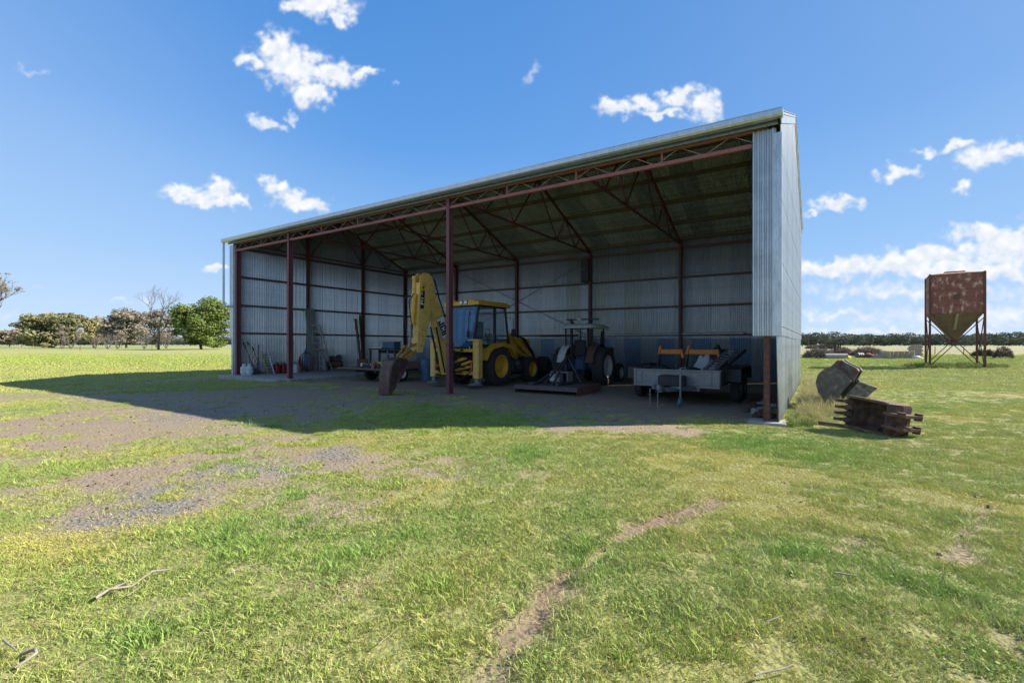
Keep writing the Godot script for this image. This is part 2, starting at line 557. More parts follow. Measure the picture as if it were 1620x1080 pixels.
func lines(steps: Array) -> PackedFloat32Array:
	# [[from, to, step] ...]
	var out := PackedFloat32Array()
	for s in steps:
		var k: float = s[0]
		while k < s[1] - 1e-4:
			out.append(k)
			k += s[2]
	out.append(steps[-1][1])
	return out

func make_ground():
	var xs := lines([[-1500, -300, 60], [-300, -60, 12], [-60, -26, 2], [-26, -12, 0.5], [-12, 12, 0.2], [12, 40, 0.7], [40, 100, 4], [100, 400, 20], [400, 1500, 60]])
	var zs := lines([[-1600, -300, 50], [-300, -100, 8], [-100, -50, 2], [-50, -24, 0.6], [-24, -12, 0.25], [-12, -1, 0.16], [-1, 12, 1.0]])
	var nx := xs.size(); var nz := zs.size()
	var v := PackedVector3Array(); var n := PackedVector3Array(); var c := PackedColorArray(); var ix := PackedInt32Array()
	v.resize(nx * nz); n.resize(nx * nz); c.resize(nx * nz)
	for j in nz:
		for i in nx:
			var x := xs[i]; var z := zs[j]
			v[j * nx + i] = Vector3(x, gh(x, z), z)
			var d := -z
			var col := Vector3(0.20, 0.15, 0.105)
			var nv := nC.get_noise_2d(x * 0.7, z * 0.7)
			if d < 62.0 and absf(x) < 80.0:
				var cv := cover(x, z)
				col = Vector3(0.24, 0.194, 0.138).lerp(Vector3(0.195, 0.185, 0.175), cv[1])
				var under := Vector3(0.19, 0.175, 0.075).lerp(Vector3(0.16, 0.175, 0.06), cv[3])
				col = col.lerp(under, cv[0] * (1.0 - 0.7 * cv[4]))
				col = col.lerp(Vector3(0.30, 0.235, 0.14), cv[2] * 0.5)
				col = col.lerp(Vector3(0.165, 0.115, 0.08), cv[5] * 0.8)
				col = col.lerp(Vector3(0.285, 0.315, 0.095) * (1.0 + nv * 0.25), cv[0] * (1.0 - 0.6 * cv[4]) * 0.5)
			else:
				col = Vector3(0.285, 0.315, 0.095) * (1.0 + nv * 0.25)
			# mown and dry bands of the paddocks beyond
			var band := nA.get_noise_2d(x * 0.06, z * 0.22 + 70.0)
			col = col.lerp(Vector3(0.34, 0.31, 0.14), smoothstep(0.0, 0.45, band) * 0.4)
			# fallow beyond the silo's fence, and the sown paddock behind it
			if x > 0.0 and z < -79.0: col = col.lerp(Vector3(0.26, 0.215, 0.15), 0.8)
			if z < -190.0: col = Vector3(0.25, 0.28, 0.13)
			c[j * nx + i] = Color(col.x, col.y, col.z) * 1.25
	for j in nz:
		for i in nx:
			var l := v[j * nx + maxi(i - 1, 0)]; var r := v[j * nx + mini(i + 1, nx - 1)]
			var u := v[maxi(j - 1, 0) * nx + i]; var w := v[mini(j + 1, nz - 1) * nx + i]
			var m := (w - u).cross(r - l).normalized()
			n[j * nx + i] = m if m.y > 0.0 else -m
	for j in nz - 1:
		for i in nx - 1:
			var a := j * nx + i
			ix.append_array([a, a + 1, a + nx, a + 1, a + nx + 1, a + nx])
	var arr := []
	arr.resize(Mesh.ARRAY_MAX)
	arr[Mesh.ARRAY_VERTEX] = v; arr[Mesh.ARRAY_NORMAL] = n; arr[Mesh.ARRAY_COLOR] = c; arr[Mesh.ARRAY_INDEX] = ix
	var me := ArrayMesh.new()
	me.add_surface_from_arrays(Mesh.PRIMITIVE_TRIANGLES, arr)
	kind(inst("ground", me, M.ground, self), "structure")

# ---------------------------------------------------------------- grass, gravel, straw
func blade(mb: MB, o: Vector3, lean: Vector3, h: float, w: float, turn: float, tip: Color, root: Color):
	var side := Vector3(cos(turn), 0, sin(turn)) * w * 0.5
	var p1 := o + lean * 0.35 + Vector3(0, h * 0.55, 0)
	var p2 := o + lean + Vector3(0, h, 0)
	var f := side.cross(p2 - o).normalized()
	var mid := root.lerp(tip, 0.6)
	if f.y < 0.0: f = -f
	for t in [[o - side, o + side, p1 + side * 0.8, root, root, mid], [o - side, p1 + side * 0.8, p1 - side * 0.8, root, mid, mid], [p1 - side * 0.8, p1 + side * 0.8, p2, mid, mid, tip]]:
		var turned: bool = (t[1] - t[0]).cross(t[2] - t[0]).dot(f) > 0.0
		for k in ([0, 2, 1] if turned else [0, 1, 2]):
			mb.v.append(t[k]); mb.n.append(f); mb.c.append(t[k + 3])

func tuft(seed_: int, count: int, r: float, h0: float, h1: float, w: float, flop: float, tip: Color, root: Color, dry := 0.12) -> ArrayMesh:
	var g := RandomNumberGenerator.new()
	g.seed = seed_
	var mb := MB.new()
	mb.tint = true
	for k in count:
		var a := g.randf() * TAU; var q := sqrt(g.randf()) * r
		var o := Vector3(cos(a) * q, -0.006, sin(a) * q)
		var h := g.randf_range(h0, h1)
		var l := g.randf() * TAU
		var lean := Vector3(cos(l), 0, sin(l)) * h * g.randf_range(0.2, flop)
		var s := g.randf_range(0.6, 1.4)
		var t := Color(tip.r * s, tip.g * s, tip.b * s)
		var rt := root
		if g.randf() < dry:
			t = Color(0.50, 0.42, 0.24) * g.randf_range(0.8, 1.2)
			rt = Color(0.42, 0.34, 0.19)
		blade(mb, o, lean, h, w * g.randf_range(0.7, 1.3), g.randf() * TAU, t, rt)
	return mb.mesh()

func leafy(seed_: int, count: int, r: float, h: float, size: float, c0: Color) -> ArrayMesh:
	# clover and capeweed: small round leaves held on stalks
	var g := RandomNumberGenerator.new()
	g.seed = seed_
	var mb := MB.new()
	mb.tint = true
	for k in count:
		var a := g.randf() * TAU; var q := sqrt(g.randf()) * r
		var o := Vector3(cos(a) * q, h * g.randf_range(0.3, 1.0) * (1.0 - 0.4 * q / r), sin(a) * q)
		var up := Vector3(g.randf_range(-0.6, 0.6), 1.0, g.randf_range(-0.6, 0.6)).normalized()
		var R := MB.along(Vector3.ZERO, up)
		mb.col = c0 * g.randf_range(0.7, 1.3)
		var s := size * g.randf_range(0.6, 1.2)
		for j in 5:
			var t0 := TAU * j / 5.0; var t1 := TAU * (j + 1) / 5.0
			mb.tri(o, o + R * Vector3(cos(t0), 0.15, sin(t0)) * s, o + R * Vector3(cos(t1), 0.15, sin(t1)) * s, up, up, up)
	return mb.mesh()

func scatter(called: String, mesh: Mesh, m: Material, rows: Array, label: String, category: String):
	if rows.is_empty(): return
	var mm := MultiMesh.new()
	mm.transform_format = MultiMesh.TRANSFORM_3D
	mm.use_colors = true
	mm.mesh = mesh
	mm.instance_count = rows.size()
	for k in rows.size():
		mm.set_instance_transform(k, rows[k][0])
		mm.set_instance_color(k, rows[k][1])
	var o := MultiMeshInstance3D.new()
	o.name = numbered(called)
	o.multimesh = mm
	o.material_override = m
	add_child(o)
	tag(o, label, category)
	kind(o, "stuff")

func make_grass():
	var g := RandomNumberGenerator.new()
	g.seed = 4242
	var tip := Color(0.335, 0.425, 0.095); var root := Color(0.34, 0.41, 0.115)
	var short_a := tuft(1, 70, 0.075, 0.008, 0.034, 0.0038, 1.5, tip, root, 0.17)
	var short_b := tuft(2, 62, 0.10, 0.006, 0.022, 0.0038, 2.0, Color(0.40, 0.425, 0.115), root, 0.3)
	var tall := tuft(3, 64, 0.08, 0.014, 0.048, 0.0042, 1.3, Color(0.27, 0.385, 0.085), root, 0.07)
	var mid_ := tuft(4, 46, 0.17, 0.012, 0.045, 0.010, 1.5, tip, root, 0.2)
	var far_ := tuft(5, 48, 0.40, 0.02, 0.065, 0.026, 1.6, tip, root, 0.18)
	var dry := tuft(6, 26, 0.11, 0.004, 0.02, 0.004, 4.0, Color(0.52, 0.44, 0.27), Color(0.42, 0.34, 0.20), 0.4)
	var clover := leafy(7, 60, 0.12, 0.03, 0.0052, Color(0.20, 0.28, 0.075))
	var stalk := tuft(8, 4, 0.03, 0.07, 0.16, 0.0032, 0.7, Color(0.50, 0.43, 0.27), Color(0.44, 0.38, 0.22), 0.6)
	var sets := {"st": [], "sa": [], "sb": [], "t": [], "m": [], "f": [], "d": [], "cl": [], "gr": [], "cd": []}
	# [from, to, tries per square metre]
	for ring in [[1.9, 4.2, 420.0], [4.2, 7.5, 330.0], [7.5, 12.0, 200.0], [12.0, 19.0, 80.0], [19.0, 32.0, 28.0], [32.0, 75.0, 7.0]]:
		var area = 1.3 * (ring[1] * ring[1] - ring[0] * ring[0]) + 6.0 * (ring[1] - ring[0])
		for k in int(area * ring[2]):
			var d := sqrt(lerpf(ring[0] * ring[0], ring[1] * ring[1], g.randf()))
			var x := g.randf_range(-1.0, 1.0) * (d * 1.3 + 3.0)
			var z := -d
			var cv := cover(x, z)
			var yaw := g.randf() * TAU
			var pick := g.randf()
			var s := g.randf_range(0.75, 1.3) * (1.0 + 0.75 * nD.get_noise_2d(x, z))
			var hue := nB.get_noise_2d(x * 0.55 + 11.0, z * 0.55) + nC.get_noise_2d(x * 2.2, z * 2.2 + 30.0) * 0.7
			var tnt := Color(1, 1, 1).lerp(Color(1.16, 1.02, 0.85), clampf(hue * 1.2, 0.0, 0.8)).lerp(Color(0.74, 0.93, 0.85), clampf(-hue * 1.1, 0.0, 0.7)) * g.randf_range(0.82, 1.18)
			tnt.a = 1.0
			if pick < cv[0] * (1.0 - 0.9 * smoothstep(42.0, 75.0, d)):
				var y := gh(x, z)
				var tf := Transform3D(Basis(Vector3.UP, yaw).scaled(Vector3.ONE * s), Vector3(x, y, z))
				if d > 32.0: sets.f.append([tf, tnt])
				elif d > 15.0: sets.m.append([tf.scaled_local(Vector3.ONE * (1.0 + (d - 15.0) * 0.035)), tnt])
				elif cv[3] > g.randf() * 1.1 or hue < -0.62:
					sets.t.append([tf, tnt])
				elif hue > 0.38: sets.sb.append([tf, tnt])
				else: sets.sa.append([tf, tnt])
				if d < 20.0 and g.randf() < 0.012: sets.st.append([tf, tnt])
				if d < 14.0 and g.randf() < 0.05 and hue < -0.1: sets.cl.append([tf, tnt])
			elif d < 16.0:
				var y2 := gh(x, z)
				var tf2 := Transform3D(Basis(Vector3.UP, yaw).scaled(Vector3.ONE * s), Vector3(x, y2 + 0.004, z))
				if g.randf() < cv[2] * 0.8 + 0.07: sets.d.append([tf2, Color(1, 1, 1) * g.randf_range(0.75, 1.15)])
				elif g.randf() < cv[1] * 0.9 + 0.10:
					for q in (4 if cv[1] > 0.3 else 2):
						var ax := x + g.randf_range(-0.09, 0.09); var az := z + g.randf_range(-0.09, 0.09)
						var t := g.randf_range(0.35, 1.0); t = t * t * 1.25
						var tone := g.randf_range(0.55, 1.2)
						if g.randf() < 0.03: tone = 1.8
						sets.gr.append([Transform3D(Basis.from_euler(Vector3(g.randf() * 6.0, g.randf() * 6.0, 0.0)).scaled(Vector3.ONE * t), Vector3(ax, gh(ax, az) + 0.004, az)), Color(tone, tone * 0.985, tone * 0.96)])
			if d < 13.0 and g.randf() < 0.004 + 0.02 * cv[4] * (1.0 - cv[1]):
				var tt := g.randf_range(0.5, 1.5)
				sets.cd.append([Transform3D(Basis.from_euler(Vector3(g.randf() * 6.0, g.randf() * 6.0, 0.0)).scaled(Vector3.ONE * tt), Vector3(x, gh(x, z) + 0.006, z)), Color(1, 1, 1) * g.randf_range(0.6, 1.2)])
	scatter("grass", short_a, M.grass, sets.sa, "short green paddock grass in front of the open shed", "grass")
	scatter("yellowing_grass", short_b, M.grass, sets.sb, "yellowing short turf between the green paddock grass", "grass")
	scatter("lush_grass", tall, M.grass, sets.t, "taller lush green grass tufts in the paddock", "grass")
	scatter("turf", mid_, M.grass, sets.m, "green turf around and beyond the shed's shadow", "grass")
	scatter("paddock_grass", far_, M.grass, sets.f, "pale green paddock grass between shed and trees", "grass")
	scatter("straw", dry, M.grass, sets.d, "flattened dry straw litter on bare soil", "straw")
	scatter("seed_stalks", stalk, M.grass, sets.st, "thin dry seed stalks standing above the turf", "grass")
	scatter("clover", clover, M.grass, sets.cl, "dark green clover patches among the grass", "clover")
	scatter("gravel", pebble(11, 0.011), M.gravel, sets.gr, "loose grey gravel on the bare ground", "gravel")
	scatter("soil_clods", pebble(12, 0.02), M.clod, sets.cd, "small brown clods of soil on the ground", "soil")

func pebble(seed_: int, r: float) -> ArrayMesh:
	var g := RandomNumberGenerator.new()
	g.seed = seed_
	var p := []
	for k in 6: p.append(g.randf_range(0.65, 1.15) * r)
	var ax := [Vector3(1, 0, 0), Vector3(-1, 0, 0), Vector3(0, 1, 0), Vector3(0, -1, 0), Vector3(0, 0, 1), Vector3(0, 0, -1)]
	var mb := MB.new()
	for a in 2:
		for b in [2, 3]:
			for d in [4, 5]:
				var A: Vector3 = ax[a] * p[a]; var B: Vector3 = ax[b] * p[b] * 0.7; var D: Vector3 = ax[d] * p[d]
				var m := (A + B + D).normalized()
				mb.tri(A, B, D, m, m, m)
	return mb.mesh()

# ---------------------------------------------------------------- materials
func make_materials():
	var fine := noise(3, 0.05, 4); var big := noise(8, 0.010, 4); var cell := noise(21, 0.06, 2, FastNoiseLite.TYPE_CELLULAR); var spk := noise(33, 0.11, 3)
	var zinc := grain(512, big, [[0, 0.66, 0.68, 0.69], [0.45, 0.86, 0.87, 0.87], [1, 1, 1, 1]], fine, [[0, 0.66, 0.66, 0.64], [0.5, 0.95, 0.95, 0.95], [1, 1, 1, 1]], Vector2(1, 1))
	var base := skin("zinc", zinc, 1.3, 0.26, 0.64)
	base.uv1_scale = Vector3(1.0 / 0.7, 1.0 / 4.0, 1.0 / 0.7)
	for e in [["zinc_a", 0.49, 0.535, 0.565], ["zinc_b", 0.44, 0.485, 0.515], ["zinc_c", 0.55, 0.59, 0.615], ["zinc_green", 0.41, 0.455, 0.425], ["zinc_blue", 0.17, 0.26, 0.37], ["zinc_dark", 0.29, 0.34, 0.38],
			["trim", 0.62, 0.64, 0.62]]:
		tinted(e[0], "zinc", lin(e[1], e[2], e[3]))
	var rf := grain(512, big, [[0, 0.5, 0.51, 0.47], [0.5, 0.78, 0.80, 0.76], [1, 1, 1, 1]], noise(34, 0.028, 4), [[0.2, 0.5, 0.5, 0.46], [0.5, 0.9, 0.91, 0.89], [0.72, 1.2, 1.2, 1.17], [1, 1.3, 1.3, 1.3]])
	var rm := skin("roof_tin", rf, 1.3, 0.45, 0.25)
	rm.uv1_scale = Vector3(1.0 / 0.9, 1.0, 1.0 / 9.0)
	for e in [["roof_a", 0.70, 0.77, 0.73], ["roof_b", 0.62, 0.69, 0.66], ["roof_c", 0.80, 0.86, 0.81], ["roof_d", 0.48, 0.55, 0.57]]:
		tinted(e[0], "roof_tin", lin(e[1], e[2], e[3]))
	var rust := grain(512, big, [[0, 0.30, 0.10, 0.055], [0.4, 0.20, 0.07, 0.045], [0.62, 0.11, 0.055, 0.045], [1, 0.26, 0.15, 0.10]], fine, [[0, 0.6, 0.55, 0.5], [0.5, 0.95, 0.95, 0.95], [1, 1.1, 1.1, 1.1]])
	skin("rust", rust, 0.8, 0.85, 0.1)
	skin("rust_silo", grain(1024, noise(54, 0.006, 5), [[0, 0.18, 0.075, 0.06], [0.54, 0.25, 0.10, 0.078], [0.68, 0.31, 0.145, 0.105], [0.78, 0.46, 0.33, 0.24], [1, 0.54, 0.42, 0.31]], noise(55, 0.02, 4), [[0, 0.6, 0.55, 0.55], [0.45, 0.95, 0.95, 0.95], [1, 1.05, 1.05, 1.05]]), 3.4, 0.8, 0.1).uv1_scale = Vector3(1.0 / 2.3, 1.0 / 4.6, 1.0 / 2.3)
	skin("hopper_tin", grain(512, big, [[0, 0.10, 0.075, 0.055], [0.5, 0.17, 0.135, 0.10], [0.8, 0.21, 0.13, 0.09], [1, 0.30, 0.26, 0.19]], fine, [[0, 0.6, 0.6, 0.6], [1, 1.05, 1.05, 1.05]]), 2.2, 0.8, 0.1)
	tinted("rust_dark", "rust", lin(0.55, 0.52, 0.55))
	tinted("rust_brown", "rust", lin(0.75, 0.85, 0.95))
	var oxide := grain(512, fine, [[0, 0.60, 0.58, 0.58], [0.5, 0.9, 0.9, 0.9], [1, 1, 1, 1]], big, [[0, 0.72, 0.70, 0.70], [0.6, 1, 1, 1], [1, 1, 1, 1]])
	skin("paint", oxide, 0.9, 0.6)
	for e in [["post_red", 0.17, 0.058, 0.062], ["oxide_dark", 0.16, 0.055, 0.055], ["chord_pink", 0.33, 0.125, 0.115], ["girt_dark", 0.14, 0.085, 0.07], ["orange_rust", 0.30, 0.14, 0.075], ["purlin", 0.20, 0.17, 0.12],
			["machine_yellow", 0.78, 0.43, 0.04], ["machine_cream", 0.80, 0.52, 0.13], ["black_paint", 0.022, 0.023, 0.026], ["dark_metal", 0.05, 0.05, 0.053], ["hitch_grey", 0.20, 0.205, 0.21], ["tractor_blue", 0.03, 0.065, 0.135], ["faded_white", 0.60, 0.60, 0.57], ["bucket_blue", 0.085, 0.115, 0.13], ["bucket_grey", 0.22, 0.215, 0.20],
			["implement_orange", 0.52, 0.17, 0.025], ["can_red", 0.30, 0.012, 0.02], ["bottle_white", 0.62, 0.63, 0.62], ["slasher", 0.10, 0.085, 0.08], ["toy_yellow", 0.7, 0.5, 0.06], ["toy_green", 0.1, 0.4, 0.25], ["toy_orange", 0.65, 0.22, 0.04], ["toy_white", 0.7, 0.7, 0.66], ["crate_blue", 0.07, 0.15, 0.24], ["lime", 0.35, 0.45, 0.06], ["linkage", 0.42, 0.23, 0.05], ["hose_red", 0.20, 0.06, 0.045], ["trailer_wood", 0.22, 0.15, 0.10]]:
		tinted(e[0], "paint", lin(e[1], e[2], e[3]))
	for e in ["machine_yellow", "machine_cream"]:
		M[e].roughness = 0.42
	var gl := skin("galv", zinc, 0.9, 0.42, 0.55)
	gl.albedo_color = lin(0.20, 0.22, 0.245)
	tinted("alloy", "galv", lin(0.62, 0.63, 0.64))
	skin("worn_slate", grain(512, big, [[0, 0.05, 0.036, 0.028], [0.38, 0.042, 0.045, 0.048], [0.62, 0.05, 0.062, 0.072], [0.82, 0.09, 0.09, 0.088], [1, 0.2, 0.18, 0.155]], fine, [[0, 0.55, 0.55, 0.55], [0.5, 0.95, 0.95, 0.95], [1, 1.1, 1.1, 1.1]]), 0.9, 0.6, 0.1)
	skin("worn_grey", grain(512, big, [[0, 0.09, 0.075, 0.06], [0.45, 0.15, 0.14, 0.125], [0.7, 0.22, 0.215, 0.20], [1, 0.33, 0.32, 0.29]], fine, [[0, 0.55, 0.55, 0.55], [0.5, 0.95, 0.95, 0.95], [1, 1.1, 1.1, 1.1]]), 0.7, 0.7, 0.1)
	skin("brown_rust", grain(512, big, [[0, 0.05, 0.036, 0.032], [0.4, 0.085, 0.055, 0.045], [0.65, 0.14, 0.082, 0.058], [0.85, 0.25, 0.12, 0.065], [1, 0.34, 0.20, 0.13]], fine, [[0, 0.55, 0.52, 0.5], [0.5, 0.95, 0.95, 0.95], [1, 1.1, 1.1, 1.1]]), 0.9, 0.75, 0.15)
	skin("bucket_steel", grain(512, big, [[0, 0.055, 0.036, 0.03], [0.5, 0.10, 0.058, 0.046], [0.8, 0.13, 0.075, 0.055], [1, 0.2, 0.12, 0.085]], fine, [[0, 0.7, 0.7, 0.7], [1, 1.05, 1.05, 1.05]]), 1.4, 0.55, 0.3)
	mat("rod", lin(0.34, 0.30, 0.29), 0.6, 0.2)
	mat("tyre", lin(0.020, 0.020, 0.021), 0.85)
	tinted("tyre_dusty", "paint", lin(0.05, 0.046, 0.042))
	M.tyre_dusty.roughness = 0.95
	mat("rubber", lin(0.012, 0.012, 0.013), 0.6)
	mat("white_rim", lin(0.62, 0.62, 0.60), 0.5)
	mat("black_print", lin(0.015, 0.015, 0.015), 0.5)
	mat("white_print", lin(0.66, 0.66, 0.66), 0.5)
	mat("lens", lin(0.75, 0.78, 0.8), 0.15)
	mat("red_lens", lin(0.35, 0.02, 0.02), 0.2)
	mat("chrome", lin(0.6, 0.6, 0.6), 0.2, 1.0)
	mat("sack_white", lin(0.52, 0.54, 0.54), 0.8)
	mat("tarp_black", lin(0.02, 0.02, 0.022), 0.7)
	var gs := mat("glass", Color(0.32, 0.52, 0.62, 0.30), 0.03)
	gs.transparency = BaseMaterial3D.TRANSPARENCY_ALPHA
	var gr := mat("rear_glass", Color(0.20, 0.42, 0.58, 0.66), 0.10)
	gr.transparency = BaseMaterial3D.TRANSPARENCY_ALPHA
	skin("concrete", grain(512, big, [[0, 0.24, 0.23, 0.215], [0.5, 0.33, 0.32, 0.30], [1, 0.42, 0.41, 0.385]], fine, [[0, 0.75, 0.75, 0.75], [1, 1.05, 1.05, 1.05]]), 1.6, 0.9)
	skin("timber", grain(512, fine, [[0, 0.16, 0.115, 0.075], [0.5, 0.27, 0.205, 0.135], [1, 0.38, 0.30, 0.21]], big, [[0, 0.7, 0.7, 0.7], [1, 1.05, 1.05, 1.05]]), 0.7, 0.85)
	tinted("old_timber", "timber", lin(0.42, 0.42, 0.44))
	skin("bleached_stick", grain(256, fine, [[0, 0.17, 0.145, 0.115], [0.5, 0.27, 0.24, 0.20], [1, 0.38, 0.345, 0.30]]), 0.5, 0.9)
	skin("bark", grain(512, fine, [[0, 0.07, 0.055, 0.045], [0.5, 0.17, 0.145, 0.125], [1, 0.33, 0.30, 0.27]], big, [[0, 0.65, 0.65, 0.65], [1, 1.05, 1.05, 1.05]]), 1.4, 0.95)
	tinted("dead_bark", "bark", lin(0.9, 0.92, 0.98))
	tinted("dark_bark", "bark", lin(0.45, 0.42, 0.42))
	skin("hay", grain(512, fine, [[0, 0.19, 0.165, 0.125], [0.5, 0.32, 0.285, 0.215], [1, 0.45, 0.40, 0.30]], spk, [[0, 0.65, 0.65, 0.65], [1, 1.05, 1.05, 1.05]]), 0.6, 0.95)
	skin("old_wall", grain(512, fine, [[0, 0.22, 0.17, 0.145], [0.5, 0.36, 0.29, 0.26], [1, 0.45, 0.39, 0.36]], big, [[0, 0.7, 0.7, 0.7], [1, 1.05, 1.05, 1.05]]), 1.2, 0.95)
	var gt := grain(1024, noise(61, 0.035, 5), [[0, 0.50, 0.48, 0.46], [0.45, 0.80, 0.79, 0.78], [0.8, 0.95, 0.95, 0.95], [1, 1, 1, 1]], noise(62, 0.16, 3), [[0, 0.62, 0.60, 0.58], [0.4, 0.92, 0.92, 0.92], [1, 1.08, 1.08, 1.08]])
	var gm := skin("ground", gt, 1.9, 0.97, 0.0, true)
	gm.vertex_color_use_as_albedo = true
	relief(gm, gray(512, noise(63, 0.06, 5)), 1.6)
	for e in [["grass", 0.30], ["leaf", 0.26]]:
		var m := mat(e[0], Color.WHITE, 0.62)
		m.vertex_color_use_as_albedo = true
		m.cull_mode = BaseMaterial3D.CULL_DISABLED
		m.backlight_enabled = true
		m.backlight = Color(1, 1, 1) * e[1] * 2.0
		m.backlight.a = 1.0
		m.metallic_specular = 0.3
	var g1 := mat("gravel", lin(0.20, 0.20, 0.205), 0.9)
	g1.vertex_color_use_as_albedo = true
	var g2 := mat("clod", lin(0.15, 0.11, 0.075), 0.95)
	g2.vertex_color_use_as_albedo = true

# ---------------------------------------------------------------- the shed, in its own paces: x = -u along the front, z = -w inwards
const SL := 23.0
const SD := 11.31
const BAY := 4.6
const RIDGE := 9.06

func roof_y(w: float) -> float:
	return RIDGE - absf(w - SD * 0.5) * 0.4

func sput(called: String, mb: MB, m: Material, parent: Node) -> MeshInstance3D:
	mb.sag_shed()
	return put(called, mb, m, parent)

# corrugated sheet: from o along 'across', its height given by top(s) - foot(s) along up, waves pushed towards out
func tin(o: Vector3, across: Vector3, up: Vector3, out: Vector3, wide: float, waves: int, foot: Callable, top: Callable, amp := 0.019) -> MB:
	var mb := MB.new()
	var N := waves * 6
	var prev := []
	for k in N + 1:
		var s := wide * k / N
		var ph := TAU * waves * k / N
		var off := out * (amp * sin(ph))
		var m := (out - across * (amp * TAU * waves / wide * cos(ph))).normalized()
		var now := [o + across * s + off + up * foot.call(s), o + across * s + off + up * top.call(s), m]
		if k > 0:
			mb.tri(prev[0], now[0], now[1], prev[2], now[2], now[2])
			mb.tri(prev[0], now[1], prev[1], prev[2], now[2], prev[2])
		prev = now
	return mb

